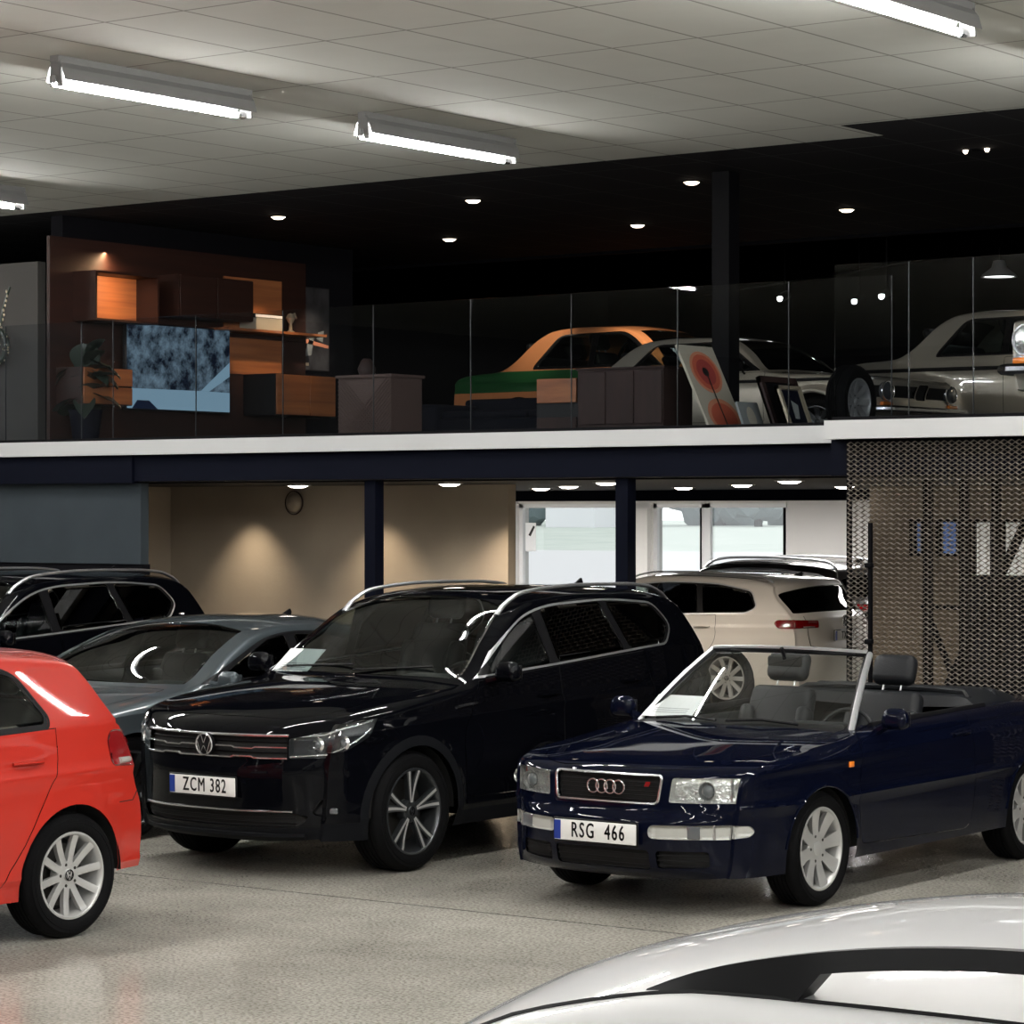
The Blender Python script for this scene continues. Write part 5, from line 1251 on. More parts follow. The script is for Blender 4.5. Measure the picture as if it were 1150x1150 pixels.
# ---- outside
g = G()
prof = [(33.4, -.02), (60, .35), (75, .85), (76, .86), (100, 1.3), (125, 1.42), (190, 1.45)]
n = len(prof); vs = []
for x in (-130, 60): vs += [(x, y, z) for y, z in prof]
g.add(vs, [(i, i + 1, n + i + 1, n + i) for i in range(3)], 'asphalt'); structure(g.build('floor'))
g = G(); g.add(vs, [(i, i + 1, n + i + 1, n + i) for i in range(3, n - 1)], 'grass'); tag(g.build('lawn_bank'), 'pale green grass bank beyond the forecourt outside the windows', 'grass', kind='stuff')
g = G(); g.box((-13, 24.5 + .0, 0.0), (.1, .1, .01), 'asphalt')
rnd_ = random.Random(3)
def tree(x, y, z, h, lab):
    t = empty('tree', (x, y, z), 0, lab, 'tree', 'trees beyond the grass bank')
    g = G(); g.tube([(0, 0, 0), (0, 0, h * .5)], [.25, .12], 'steel_black', 6); g.build('trunk', t)
    bm = bmesh.new()
    for k in range(7):
        r = bmesh.ops.create_icosphere(bm, subdivisions=2, radius=h * rnd_.uniform(.2, .32)); off = Vector((rnd_.uniform(-.3, .3) * h, rnd_.uniform(-.2, .2) * h, h * rnd_.uniform(.12, .8)))
        for v in r['verts']: v.co += off + Vector((rnd_.uniform(-1, 1), rnd_.uniform(-1, 1), rnd_.uniform(-1, 1))) * h * .03
    bm.verts.index_update(); g = G(); g.add([v.co for v in bm.verts], [[v.index for v in f.verts] for f in bm.faces], 'tree', False); bm.free(); g.build('crown', t)
tx = [(-96 + 2.5 * i, 121 + 5 * (i % 3)) for i in range(10)]
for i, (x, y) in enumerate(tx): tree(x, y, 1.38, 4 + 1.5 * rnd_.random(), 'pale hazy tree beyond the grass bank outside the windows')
for x, y, w in ((-91, 116, 3), (-80, 115, 3)):
    t = empty('far_building', (x, y, 1.36), 0, 'small pale house among the hazy trees, seen through the %s' % ('garden door' if x < -85 else 'wide window'), 'building'); g = G(); g.box((0, 0, 1.1), (w, 3, 2.2), 'house'); g.build('wall', t); g = G(); g.prism([(-w / 2 - .2, 2.2), (w / 2 + .2, 2.2), (0, 3.4)], (0, -1.7, 0), (1, 0, 0), (0, 0, 1), (0, 3.4, 0), 'fascia'); g.build('roof', t)

# ---- glass balustrade
def balustrade(name, y, xs, lab):
    t = empty(name, ((xs[0] + xs[-1]) / 2, y, FZ1), 0, lab, 'glass railing'); cx = (xs[0] + xs[-1]) / 2
    for a, b in zip(xs[:-1], xs[1:]):
        g = G(); g.box(((a + b) / 2 - cx, 0, .545), (b - a - .014, .014, 1.09), 'glassrail'); g.build('glass_panel', t)
        g = G(); g.box((b - cx, 0, .545), (.004, .012, 1.08), 'rim_dark'); g.build('panel_edge', t)
    g = G(); g.box((0, 0, -.0 + .01), (xs[-1] - xs[0], .05, .03), 'steel_black'); g.build('base_channel', t)
balustrade('glass_balustrade', 17.87, [-26.0, -25.01, -24.01, -23.01, -22.01, -21.01, -20.01, -19.01, -18.02, -17.62, -16.61, -15.60, -14.60, -13.58, -12.58, -11.58, -10.59, -9.72], 'long frameless glass balustrade on the white balcony edge, in front of the orange car')
balustrade('glass_balustrade', 16.92, [-9.66, -9.07, -8.58, -7.6, -6.6, -5.6, -4.6, -3.6], 'nearer glass balustrade on the stepped-out balcony edge above the metal mesh')
# ---- expanded metal screen
def mesh_screen():
    t = empty('mesh_screen', (-7.9, 16.93, 0), 0, 'tall expanded-metal mesh screen hanging below the right balcony edge', 'screen')
    x0, x1, z0, z1 = -1.66, 1.3, .02, 2.64; a, h = .056, .034; g = G(); vs = []; fs = []
    def strand(p, q, w):
        d = Vector((q[0] - p[0], 0, q[1] - p[1])).normalized(); n = Vector((-d.z, 0, d.x)) * w; o = len(vs)
        P, Q = Vector((p[0], 0, p[1])), Vector((q[0], 0, q[1])); k = Vector((0, .006, 0)); tw = Vector((0, .0045, 0))
        for e in (P, Q): vs.extend([e + n - tw - k * .2, e - n + tw - k * .2, e - n + tw + k * .25, e + n - tw + k * .25])
        for i in range(4): fs.append((o + i, o + (i + 1) % 4, o + 4 + (i + 1) % 4, o + 4 + i))
    nx = int((x1 - x0) / a); nz = int((z1 - z0) / h)
    for j in range(nz):
        for i in range(nx):
            cx = x0 + (i + .5) * a; cz = z0 + (j + .5) * h
            L_, R_, T_, B_ = (cx - a / 2, cz), (cx + a / 2, cz), (cx, cz + h / 2), (cx, cz - h / 2)
            for p, q in ((L_, T_), (T_, R_), (R_, B_), (B_, L_)): strand(p, q, .0034)
    g.add(vs, fs, 'mesh'); g.build('expanded_metal_sheet', t)
    g = G(); 
    for x in (x0, .15): g.box((x, .03, 1.33), (.03, .03, 2.62), 'steel_black')
    g.box(((x0 + x1) / 2, .03, 2.6), (x1 - x0, .04, .09), 'steel_black'); g.build('support_frame', t)
    g = G(); g.box((-1.46, -.03, 1.2), (.022, .03, 1.75), 'steel_black'); g.build('gate_post', t)
    for z in (1.78, 1.25, .6): g = G(); g.rbox((-1.46, -.05, z), (.06, .035, .035), 'steel_black', .008); g.build('hinge', t)
mesh_screen()
# braced frame behind the mesh
t = empty('braced_steel_frame', (-9.6, 19.0, 0), 0, 'black steel frame with a diagonal brace behind the metal mesh', 'frame')
for x in (-.42, -.11, .16, .62): g = G(); g.box((x, 0, 1.2), (.06, .06, 2.4), 'steel_black'); g.build('post', t)
g = G(); g.tube([(-.24, -.04, .80), (.46, -.04, 2.15)], .04, 'steel_black', 6); g.build('diagonal_brace', t)
g = G(); g.tube([(-.42, -.04, 1.4), (-.14, -.04, .80)], .03, 'steel_black', 6); g.build('diagonal_brace', t)
for z in (1.0, .88, 1.42): g = G(); g.box((.25 if z != 1.42 else -.3, 0, z), (.8 if z != 1.42 else .35, .05, .035), 'steel_black'); g.build('cross_rail', t)
t = empty('round_lounge_chair', (-10.3, 20.6, 0), 0, 'dark rounded high-back chair behind the metal mesh', 'chair')
g = G(); g.rbox((0, 0, .45), (.7, .6, .18), 'sofa', .08); g.build('seat', t); g = G(); g.rbox((0, .28, 1.05), (.85, .14, 1.15), 'sofa', .07, seg=4, taper=(.7, 1)); g.build('backrest', t)
for a in (-.25, .25):
    for b in (-.2, .2): g = G(); g.tube([(a, b, 0), (a, b, .4)], .02, 'steel_black', 6); g.build('leg', t)
# ---- luminaires
def luminaire(x, y0, lab, mat='tube_on', L=1.74):
    t = empty('fluorescent_luminaire', (x, y0 + L / 2, CEIL), 0, lab, 'ceiling light', 'fluorescent luminaires on the white ceiling'); h = L / 2
    g = G(); g.box((0, 0, -.02), (.07, L, .04), 'lampmetal'); g.build('spine', t)
    g = G(); pr = [(.0, -.028), (.03, -.034), (.062, -.075), (.085, -.15), (.081, -.15), (.056, -.078), (.026, -.042), (0, -.036), (-.026, -.042), (-.056, -.078), (-.079, -.155), (-.083, -.155), (-.062, -.075), (-.03, -.034)]
    g.prism(pr, (0, -h + .01, 0), (1, 0, 0), (0, 0, 1), (0, L - .02, 0), 'lampmetal'); g.build('reflector', t)
    for e in (-1, 1): g = G(); g.prism([(-.05, -.185), (.05, -.185), (.04, -.03), (-.04, -.03)], (0, e * (h - .02) - .008, 0), (1, 0, 0), (0, 0, 1), (0, .016, 0), 'lampmetal'); g.build('end_bracket', t)
    g = G(); g.tube([(-.01, -h + .01, -.168), (-.01, h - .10, -.168)], .02, mat, 8); g.build('tube', t)
    g = G(); g.tube([(-.01, h - .10, -.168), (-.01, h - .03, -.168)], .021, 'chrome', 8); g.build('tube_cap', t)
    g = G(); g.tube([(-.01, -h + .0, -.168), (-.01, -h + .0, -.12)], .022, 'lampmetal', 8); g.build('lamp_holder', t)
k = 0
names = {(-12.05, 11.8): 'long fluorescent ceiling light at upper left, middle of the three whole ones from the left wall side', (-12.05, 14.7): 'glaring fluorescent ceiling light nearest the black ceiling edge', (-6.85, 11.8): 'fluorescent ceiling light cut off at the top right of the picture', (-17.2, 14.7): 'end of a fluorescent ceiling light cut off at the left picture edge'}
names[(-12.05, 11.8)] = 'long fluorescent ceiling light above the red car, left of the glaring one'
for x in (-22.4, -17.2, -12.05, -6.85, -1.65, 3.5):
    for y in (-5.6, -2.7, .2, 3.1, 6.0, 8.9, 11.8, 14.7):
        if (x < -20 and y < 11) or (x < -15 and y < 7) or (x < -10 and y < 3): continue
        luminaire(x, y - .08, names.get((x, y), 'fluorescent ceiling light outside the picture'), 'tube_on'); k += 1

def spot(name, loc_, energy, size, col=(1, .82, .6), aim=None, blend=.6, r=.04):
    l = bpy.data.lights.new(name, 'SPOT'); l.energy = energy; l.spot_size = size; l.spot_blend = blend; l.color = col; l.shadow_soft_size = r
    o = bpy.data.objects.new(name, l); link(o); o.location = loc_
    d = Vector(aim) - Vector(loc_) if aim else Vector((0, 0, -1)); o.rotation_euler = d.to_track_quat('-Z', 'Y').to_euler(); return o
def downlight(x, y, z, lab, mat, group, r=.07, twin=False):
    t = empty('downlight', (x, y, z), 0, lab, 'ceiling light', group)
    g = G(); g.lathe([(r + .02, 0), (r + .015, -.008), (r, -.006), (r - .002, .0)], 'lampmetal' if mat == 'spot_disc2' else 'steel_black', 'z', 20); g.build('bezel', t)
    for dx in ((-.09, .09) if twin else (0,)):
        g = G(); q_ = r * (.5 if twin else .95); g.lathe([(.0005, -.028), (q_ * .6, -.025), (q_, -.006), (q_, 0)], mat, 'z', 16, (dx, 0, 0)); g.build('lens', t)
for x in (-16.95, -14.68, -12.4):
    for y in (19.35, 21.95):
        downlight(x, y, CEIL, 'round downlight in the black ceiling, %s row, %s' % ('front' if y < 20 else 'back', {-16.95: 'above the wood shelving', -14.68: 'near the middle', -12.4: 'towards the right'}[x]), 'spot_disc', 'downlights in the black ceiling')
for x, y in ((-18.73, 19.3), (-18.72, 21.8), (-9.56, 18.9)): downlight(x, y, CEIL, {19.3: 'twin pin spotlight in the black ceiling above the television', 21.8: 'small pin spotlight in the black ceiling above the poster', 18.9: 'twin pin spotlight in the black ceiling at the right'}[y], 'spot_disc', 'pin spotlights in the black ceiling', .04, y != 21.8)
sl = [(-17.14, 19.85), (-17.86, 22.5), (-15.05, 19.49), (-17.23, 23.91), (-15.52, 22.0), (-13.33, 19.46), (-15.46, 23.97), (-13.42, 21.8), (-11.43, 19.30), (-13.47, 23.8)]
for i, (x, y) in enumerate(sl):
    if y == 22.5: continue
    downlight(x, y, 2.405, 'round recessed soffit light under the balcony, ' + ['above the brown wall panel', '', 'at the end of the brown wall', 'deep above the garden door', 'middle row above the garden door', 'just left of the right column', 'deep behind the right column', 'middle row above the white estate car', 'front row above the white estate car', 'beside the metal mesh'][i], 'spot_disc2', 'recessed lights under the balcony', .105)
    if (x > -15.6 or y > 21) and (x, y) != (-13.47, 23.8): spot('soffit_spot_light', (x, y, 2.38), 190, 2.6, (1, .88, .74))
for x in (-18.35, -16.7, -15.15): spot('wall_washer_light', (x, 20.18, 2.38), 60, 1.5, (1, .80, .58), (x, 20.55, 0), 1.0)
t = empty('wall_clock', (-17.83, 20.598, 2.24), 0, 'round dark wall bell high on the brown wall', 'wall bell'); g = G(); g.lathe([(.0005, -.07), (.05, -.065), (.085, -.03), (.09, 0)], 'wall_beige', 'y', 24); g.build('dome', t); g = G(); g.lathe([(.11, -.02), (.12, -.01), (.115, .0)], 'wood_brown', 'y', 24); g.build('rim', t); t.name = 'wall_bell'

for x in (-27, -23.5, -20.5, -17.5, -14.5):  # unseen panels added to brighten the far white wall
    t = empty('fill_light_panel', (x, 30.3, 2.405), 0, 'added fill light panel hidden behind the soffit beam near the far windows', 'ceiling light', 'added fill panels by the far windows')
    g = G(); g.box((0, 0, -.01), (1.22, .62, .02), 'lampmetal'); g.build('frame', t); g = G(); g.box((0, 0, -.022), (1.18, .58, .004), 'led'); g.build('diffuser', t)
# ------------------------------------------------------------------ balcony furniture
WX = -18.5
sbox('wall_left', WX - .15, WX, 18.1, 22.3, MF, CEIL, 'wall_pale' if False else 'wall_dark')
sbox('wall_back', WX - 3, WX - .5, 22.3, 22.4, MF, CEIL, 'wall_dark')
o = sbox('wall_left', -21.5, -18.93, 18.2, 18.3, MF, 4.5, 'wall_grey')
def wallbox(name, y0, y1, z0, z1, depth, mat, parent=None, x=None):
    g = G(); x0 = WX if x is None else x; g.box((x0 + depth / 2, (y0 + y1) / 2, (z0 + z1) / 2), (depth, y1 - y0, z1 - z0), mat); return g.build(name, parent)
def T(name, label, cat, loc_=(0, 0, 0), group=None, rz=0): return empty(name, loc_, rz, label, cat, group)
def PB(g, name, p): return g.build(name, p)
t = T('wood_wall_panelling', 'tall reddish teak wall panelling behind the television', 'wall panel', (WX, 19.7, MF))
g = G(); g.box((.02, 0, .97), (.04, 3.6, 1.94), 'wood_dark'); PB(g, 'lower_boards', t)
g = G(); g.box((.045, .98, 1.25), (.02, .86, .96), 'wood'); PB(g, 'light_painted_boards', t)  # brighter wood sheet: the spot-lit area of the panelling put into colour
# illuminated niche
t = T('lit_wall_niche', 'glowing orange wooden box shelf high on the wall, upper left of the television', 'shelf', (WX + .04, 18.61, 3.94))
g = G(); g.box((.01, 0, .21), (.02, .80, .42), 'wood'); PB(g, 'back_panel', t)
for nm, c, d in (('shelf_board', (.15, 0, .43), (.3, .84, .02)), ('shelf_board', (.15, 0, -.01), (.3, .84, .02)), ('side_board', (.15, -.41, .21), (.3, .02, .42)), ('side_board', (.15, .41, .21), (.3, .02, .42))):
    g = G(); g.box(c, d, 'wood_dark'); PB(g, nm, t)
l = bpy.data.lights.new('niche_strip_light', 'AREA'); l.shape = 'RECTANGLE'; l.size = .7; l.size_y = .03; l.energy = 9; l.color = (1, .62, .34); o = bpy.data.objects.new('niche_strip_light', l); link(o); o.location = (WX + .30, 18.61, 4.35); o.rotation_euler = (Vector((-.5, 0, -.55))).to_track_quat('-Z', 'X').to_euler()
# television with a picture of a car by a hedge
def screen_mat():
    m, nt, out = _mat('tv_picture'); N = nt.nodes.new; Lk = nt.links.new
    tc = N('ShaderNodeTexCoord'); n = N('ShaderNodeTexNoise'); n.inputs['Scale'].default_value = 5.5; n.inputs['Detail'].default_value = 9; n.inputs['Roughness'].default_value = .68; Lk(tc.outputs['Object'], n.inputs['Vector'])
    r = N('ShaderNodeValToRGB'); e = r.color_ramp.elements; e[0].position = .40; e[0].color = (.004, .008, .018, 1); e[1].position = .68; e[1].color = (.20, .30, .38, 1); Lk(n.outputs[0], r.inputs[0])
    em = N('ShaderNodeEmission'); em.inputs[1].default_value = .75; Lk(r.outputs[0], em.inputs[0]); Lk(em.outputs[0], out.inputs[0]); return m
M['tv'] = screen_mat(); M['tv_light'] = emis('tv_pale_blue', (.22, .36, .46), .8); M['tv_dark'] = emis('tv_navy', (.006, .012, .03), .8)
t = T('television', 'large wall television showing a blue picture of a car by a hedge', 'television', (WX + .13, 19.5, 3.12))
g = G(); g.rbox((0, 0, .41), (.05, 1.46, .83), 'black_box', .01, seg=1); PB(g, 'housing', t)
g = G(); g.box((.0265, 0, .41), (.002, 1.43, .80), 'tv'); s = PB(g, 'screen', t)
g = G(); g.prism([(-.715, .01), (.715, .01), (.715, .20), (.30, .205), (-.715, .20)], (.0285, 0, 0), (0, 1, 0), (0, 0, 1), (.001, 0, 0), 'tv_light'); PB(g, 'picture_car_bonnet', s)
g = G(); g.prism([(.30, .205), (.715, .50), (.715, .36), (.42, .205)], (.0285, 0, 0), (0, 1, 0), (0, 0, 1), (.0012, 0, 0), 'tv_light'); PB(g, 'picture_car_pillar', s)
g = G(); g.prism([(-.65, .01), (-.58, .09), (-.42, .09), (-.3, .01)], (.0295, 0, 0), (0, 1, 0), (0, 0, 1), (.0012, 0, 0), 'tv_dark'); PB(g, 'picture_wheel_arch', s)
g = G(); g.box((-.05, 0, .4), (.06, .4, .3), 'steel_black'); PB(g, 'wall_bracket', t)
def cabinet(label, y0, y1, z0, z1, depth, mat, doors, frame='black_box', name='wall_cabinet', group=None):
    t = T(name, label, 'cabinet', (WX + .04, (y0 + y1) / 2, z0), group); L_ = y1 - y0; h = z1 - z0
    g = G(); g.box((depth / 2, 0, h / 2), (depth, L_, h), frame); PB(g, 'carcass', t)
    for a, b, c, d in doors: g = G(); g.rbox((depth + .008, (a + b) / 2 * L_ - L_ / 2, (c + d) / 2 * h), (.016, (b - a) * L_ - .012, (d - c) * h - .012), mat, .003, seg=1); PB(g, 'cabinet_door', t)
    return t
cabinet('low teak drawer cabinet on the wall, below left of the television', 17.98, 18.62, 3.14, 3.48, .34, 'wood', [(0, 1, 0, .5), (0, 1, .5, 1)], 'wood_dark')
cabinet('hanging cabinet with two teak doors and black side, right of the television', 20.55, 21.46, 3.11, 3.52, .42, 'wood', [(0, .56, 0, 1), (.56, 1, 0, 1)])
cabinet('dark upper wall cabinet above the television', 19.3, 20.35, 4.02, 4.42, .3, 'wood_dark', [(0, .5, 0, 1), (.5, 1, 0, 1)], 'wood_dark')
t = T('long_wall_shelf', 'long teak wall shelf right of the television', 'shelf', (WX + .04, 20.75, 3.93)); g = G(); g.box((.14, 0, .012), (.28, 1.5, .024), 'wood'); PB(g, 'shelf_board', t); g = G(); g.box((.02, 0, -.03), (.04, 1.4, .04), 'wood_dark'); PB(g, 'wall_batten', t)
t = T('storage_box', 'pale cardboard box on the teak shelf under a dark book', 'box', (WX + .18, 20.66, 3.954)); g = G(); g.box((0, 0, .055), (.22, .40, .11), 'canvas'); PB(g, 'box_body', t); g = G(); g.box((0, 0, .115), (.23, .41, .012), 'canvas'); PB(g, 'lid', t)
t = T('book', 'dark flat book lying on the pale box on the shelf', 'book', (WX + .18, 20.66, 4.076)); g = G(); g.box((0, 0, .02), (.2, .42, .036), 'tv_dark' if False else 'beam'); PB(g, 'cover', t); g = G(); g.box((.003, 0, .018), (.2, .40, .026), 'paper'); PB(g, 'pages', t)
t = T('shelf_ornament', 'small metal ornament at the right end of the teak shelf', 'ornament', (WX + .2, 21.08, 3.954)); g = G(); g.lathe([(.001, .0), (.05, .0), (.02, .03), (.015, .09), (.05, .15), (.03, .19), (.001, .2)], 'gold', 'z', 20); PB(g, 'body', t)
g = G(); g.tube([(0, 0, .17), (0, .06, .2), (0, .09, .15)], .01, 'gold', 6); PB(g, 'arm', t)
# poster
t = T('poster', 'dark framed poster with orange shapes, at the right end of the wood shelving', 'poster', (WX, 21.57, 3.60)); g = G(); g.box((.02, 0, .43), (.03, .62, .86), 'black_box'); PB(g, 'frame', t)
g = G(); g.box((.036, 0, .43), (.002, .60, .84), 'tv_dark' if False else pbr('poster_black', (.012, .012, .014), .5, var=(6, (.05, .05, .055)))); s = PB(g, 'print', t)
for nm, poly, m in (('orange_streak', [(-.29, .30), (.29, .24), (.29, .27), (-.1, .33)], 'art_pink'), ('orange_patch', [(-.27, .12), (-.17, .12), (-.13, .26), (-.27, .28)], 'art_red'), ('pale_figure', [(-.1, .14), (.02, .16), (.06, .34), (.0, .36)], 'art_grey'), ('pale_figure', [(.10, .33), (.2, .30), (.22, .42), (.13, .40)], 'art_grey'), ('caption_block', [(-.27, .05), (-.02, .05), (-.02, .08), (-.27, .08)], 'gold')):
    g = G(); g.prism(poly, (.0375, 0, 0), (0, 1, 0), (0, 0, 1), (.0012, 0, 0), m); PB(g, nm, s)
for y, tz, e, z0 in ((18.4, 3.3, 22, 4.87), (20.7, 3.7, 42, 4.87), (20.9, 3.3, 14, 4.5)):
    spot('shelf_spot_light', (-17.3, y, 4.85), e * 2.2, .55, (1, .66, .38), (WX, y + .05, tz), .5)
spot('picture_spot_light', (-17.2, 21.3, 4.85), 130, .45, (1, .8, .6), (WX, 21.6, 3.8), .7)
spot('wall_spot_light', (-19.6, 17.95, 4.7), 7, 1.3, (1, .86, .68), (-19.6, 18.2, 3.3), .9)
# dried wreath
t = T('dried_wreath', 'dried flower wreath with pale seed heads on the grey wall at the left edge', 'wreath', (-19.42, 18.12, 3.72)); rw = random.Random(5)
g = G(); g.tube([(.16 * cos(a), 0, .16 * sin(a)) for a in [2 * PI * i / 20 for i in range(20)]], .03, 'leaf', 6, True); g.tube([(.05, 0, .1), (.12, -.01, .35), (.2, 0, .55)], .012, 'leaf', 5); PB(g, 'twig_ring', t)
g = G()
for i in range(60):
    a = rw.uniform(0, 2 * PI); r = rw.uniform(.10, .23); g.rbox((r * cos(a), rw.uniform(-.05, .0), r * sin(a)), (.022, .022, .022), 'gold' if i % 3 else 'wicker', .01, seg=1)
for i in range(8): g.rbox((.1 + .1 * i / 8 + rw.uniform(-.02, .02), -.02, .2 + .35 * i / 8), (.02, .02, .03), 'gold', .008, seg=1)
o = PB(g, 'seed_heads', t); o['kind'] = 'stuff'
# potted plant
t = T('potted_plant', 'large dark broad-leaved plant in a pot behind the glass at the left', 'plant', (-18.22, 18.12, MF))
g = G(); g.lathe([(.001, 0), (.11, 0), (.15, .3), (.16, .34), (.145, .34), (.14, .28), (.001, .28)], 'beam', 'z', 28); PB(g, 'pot', t)
g = G(); g.tube([(0, 0, .25), (.02, 0, .6), (-.02, .0, .85)], [.03, .022, .014], 'wood_brown', 8); PB(g, 'stem', t)
rl = random.Random(11)
for i in range(26):
    a = 2 * PI * i / 20 * 2.4 + rl.uniform(-.3, .3); up = rl.uniform(-.35, 1.25); Ln = rl.uniform(.30, .46); wd = rl.uniform(.09, .15); base = Vector((.02 * cos(a), .02 * sin(a), rl.uniform(.35, .8)))
    d = Vector((cos(a) * cos(up), sin(a) * .45 * cos(up), sin(up))); sd = d.cross(Vector((0, 0, 1))).normalized(); nn = sd.cross(d); vs = []; n = 7
    for j in range(n + 1):
        q = j / n; c = base + d * Ln * q - Vector((0, 0, .16 * q * q)); w = wd * sin(PI * min(1, q * .92 + .06)) ** .8
        vs += [c - sd * w + nn * .02, c - nn * .012, c + sd * w + nn * .02]
    g = G(); g.add(vs, [(3 * j, 3 * j + 1, 3 * j + 4, 3 * j + 3) for j in range(n)] + [(3 * j + 1, 3 * j + 2, 3 * j + 5, 3 * j + 4) for j in range(n)], 'leaf', True); PB(g, 'leaf', t)
# wicker chest with a bowl on it
t = T('cane_chest', 'brown woven cane chest behind the glass, right of the poster', 'chest', (-15.0, 18.45, MF))
g = G(); g.box((0, 0, .29), (.58, .42, .52), 'wicker'); PB(g, 'chest_body', t); g = G(); g.box((0, 0, .56), (.62, .46, .025), 'wicker'); PB(g, 'lid', t)
g = G()
for i in range(16):
    for s_ in (1, -1):
        x = -.29 + .58 * (i + .5) / 16; x2 = x + s_ * .52; a = max(-.29, min(.29, x2)); fr = (a - x) / (x2 - x); g.tube([(x, -.213, .03), (a, -.213, .03 + .52 * fr)], .006, 'wicker', 4)
        x3 = x - s_ * .52; 
PB(g, 'woven_strips', t)
for sx in (-1, 1):
    for sy in (-1, 1): g = G(); g.box((sx * .25, sy * .18, .016), (.05, .05, .03), 'black_box'); PB(g, 'foot', t)
t = T('wooden_vase', 'small reddish wooden vase on top of the cane chest', 'vase', (-15.15, 18.45, MF + .5735)); g = G(); g.lathe([(.001, 0), (.06, 0), (.08, .06), (.05, .13), (.03, .15), (.02, .14), (.001, .1)], 'wood_brown', 'z', 20); PB(g, 'vase_body', t)
# sofa
t = T('dark_sofa', 'long dark sofa in front of the orange car on the balcony', 'sofa', (-14.75, 20.6, MF)); t.scale = (1.25, 1, .66)
for nm, c, d in (('seat_base', (0, 0, .25), (1.9, .8, .3)), ('backrest', (0, .35, .5), (1.9, .2, .42)), ('armrest', (-.88, 0, .4), (.18, .85, .42)), ('armrest', (.88, 0, .4), (.18, .85, .42)), ('seat_cushion', (-.4, -.05, .44), (.78, .65, .13)), ('seat_cushion', (.4, -.05, .44), (.78, .65, .13))):
    g = G(); g.rbox(c, d, 'sofa', .05); PB(g, nm, t)
for sx in (-1, 1):
    for sy in (-1, 1): g = G(); g.tube([(sx * .8, sy * .3, 0), (sx * .8, sy * .3, .12)], .02, 'steel_black', 6); PB(g, 'leg', t)
# small teak cube and brown cabinet
t = T('teak_side_cabinet', 'small teak cabinet with a lit orange front, below the green stripe of the orange car', 'cabinet', (-13.20, 18.75, MF)); g = G(); g.box((0, 0, .25), (.42, .4, .5), 'black_box'); PB(g, 'carcass', t); g = G(); g.rbox((0, -.208, .40), (.40, .016, .2), 'wood', .003, seg=1); PB(g, 'cabinet_door', t); g = G(); g.rbox((0, -.208, .11), (.40, .016, .14), 'wood_brown', .003, seg=1); PB(g, 'drawer', t)
spot('cabinet_spot_light', (-13.3, 17.9 + .35, 4.85), 45, .25, (1, .66, .4), (-13.32, 18.6, 3.15), .4)
t = T('brown_cabinet', 'wide dark brown cabinet in front of the orange car, left of the red painting', 'cabinet', (-12.33, 18.4, MF)); g = G(); g.box((0, 0, .31), (.82, .42, .46), 'wood_brown'); PB(g, 'carcass', t); g = G(); g.box((0, 0, .545), (.85, .45, .015), 'wood_brown'); PB(g, 'top_board', t)
for i in (-1, 0, 1): g = G(); g.rbox((i * .27, -.215, .31), (.26, .012, .42), 'wood_brown', .003, seg=1); PB(g, 'cabinet_door', t)
for sx in (-1, 1):
    for sy in (-1, 1): g = G(); g.tube([(sx * .36, sy * .17, 0), (sx * .38, sy * .17, .09)], .016, 'steel_black', 6); PB(g, 'leg', t)
# leaning pictures: board standing on the floor, leaning towards -X
def leaning(name, label, cat, x, y0, y1, h, lean, parts, frame=None, fm='black_box', base='canvas', th=.02):
    t = T(name, label, cat, (x, (y0 + y1) / 2, MF + .005)); L_ = y1 - y0
    Rm = Matrix.Rotation(-lean, 4, 'Y'); g = G(); g.box((-th / 2, 0, h / 2), (th, L_, h), base); b = PB(g, 'board', t); b.matrix_local = Rm
    if frame:
        g = G()
        for c, d in (((0, 0, frame / 2), (th + .02, L_, frame)), ((0, 0, h - frame / 2), (th + .02, L_, frame)), ((0, -L_ / 2 + frame / 2, h / 2), (th + .02, frame, h)), ((0, L_ / 2 - frame / 2, h / 2), (th + .02, frame, h))): g.box(c, d, fm)
        f = PB(g, 'frame', t); f.matrix_local = Rm
    for i, (nm, poly, m) in enumerate(parts):
        g = G(); g.prism([(p[0] * L_, p[1] * h) for p in poly], (.0012 * (i + 1), -L_ / 2, 0), (0, 1, 0), (0, 0, 1), (.001, 0, 0), m); p = PB(g, nm, t); p.matrix_local = Rm
    return t
C_ = lambda cx, cy, r, ry: circ(cx, cy, r, 28, ry)
leaning('leaning_painting', 'tall cream painting with red and salmon rings, leaning by the brown cabinet', 'painting', -11.42, 18.12, 18.64, .78, .44,
        [('outer_ring', C_(.52, .70, .40, .235), 'art_pink'), ('ring', C_(.52, .70, .34, .2), 'art_red'), ('inner_ring', C_(.52, .70, .24, .145), 'art_deep'), ('middle', C_(.5, .70, .08, .05), 'ink'), ('outer_ring', [p for p in C_(.52, .20, .42, .2)], 'art_pink'), ('ring', C_(.52, .19, .34, .16), 'art_red'), ('stem_line', [(.49, .02), (.52, .02), (.52, .68), (.49, .68)], 'ink')])
leaning('leaning_picture', 'small dark picture with a pale flame shape, lowest of the leaning pictures', 'picture', -11.10, 18.10, 18.40, .26, .35, [('pale_shape', C_(.5, .5, .2, .35), 'canvas'), ('red_base', [(.25, .05), (.75, .05), (.7, .3), (.3, .3)], 'art_deep')], base='art_grey')
leaning('leaning_picture', 'dark framed picture leaning behind the smaller gilt frame', 'picture', -10.93, 18.25, 18.8, .47, .36, [('mount', [(.15, .12), (.85, .12), (.85, .88), (.15, .88)], 'steel_black')], frame=.05, fm='wood_brown', base='steel_black')
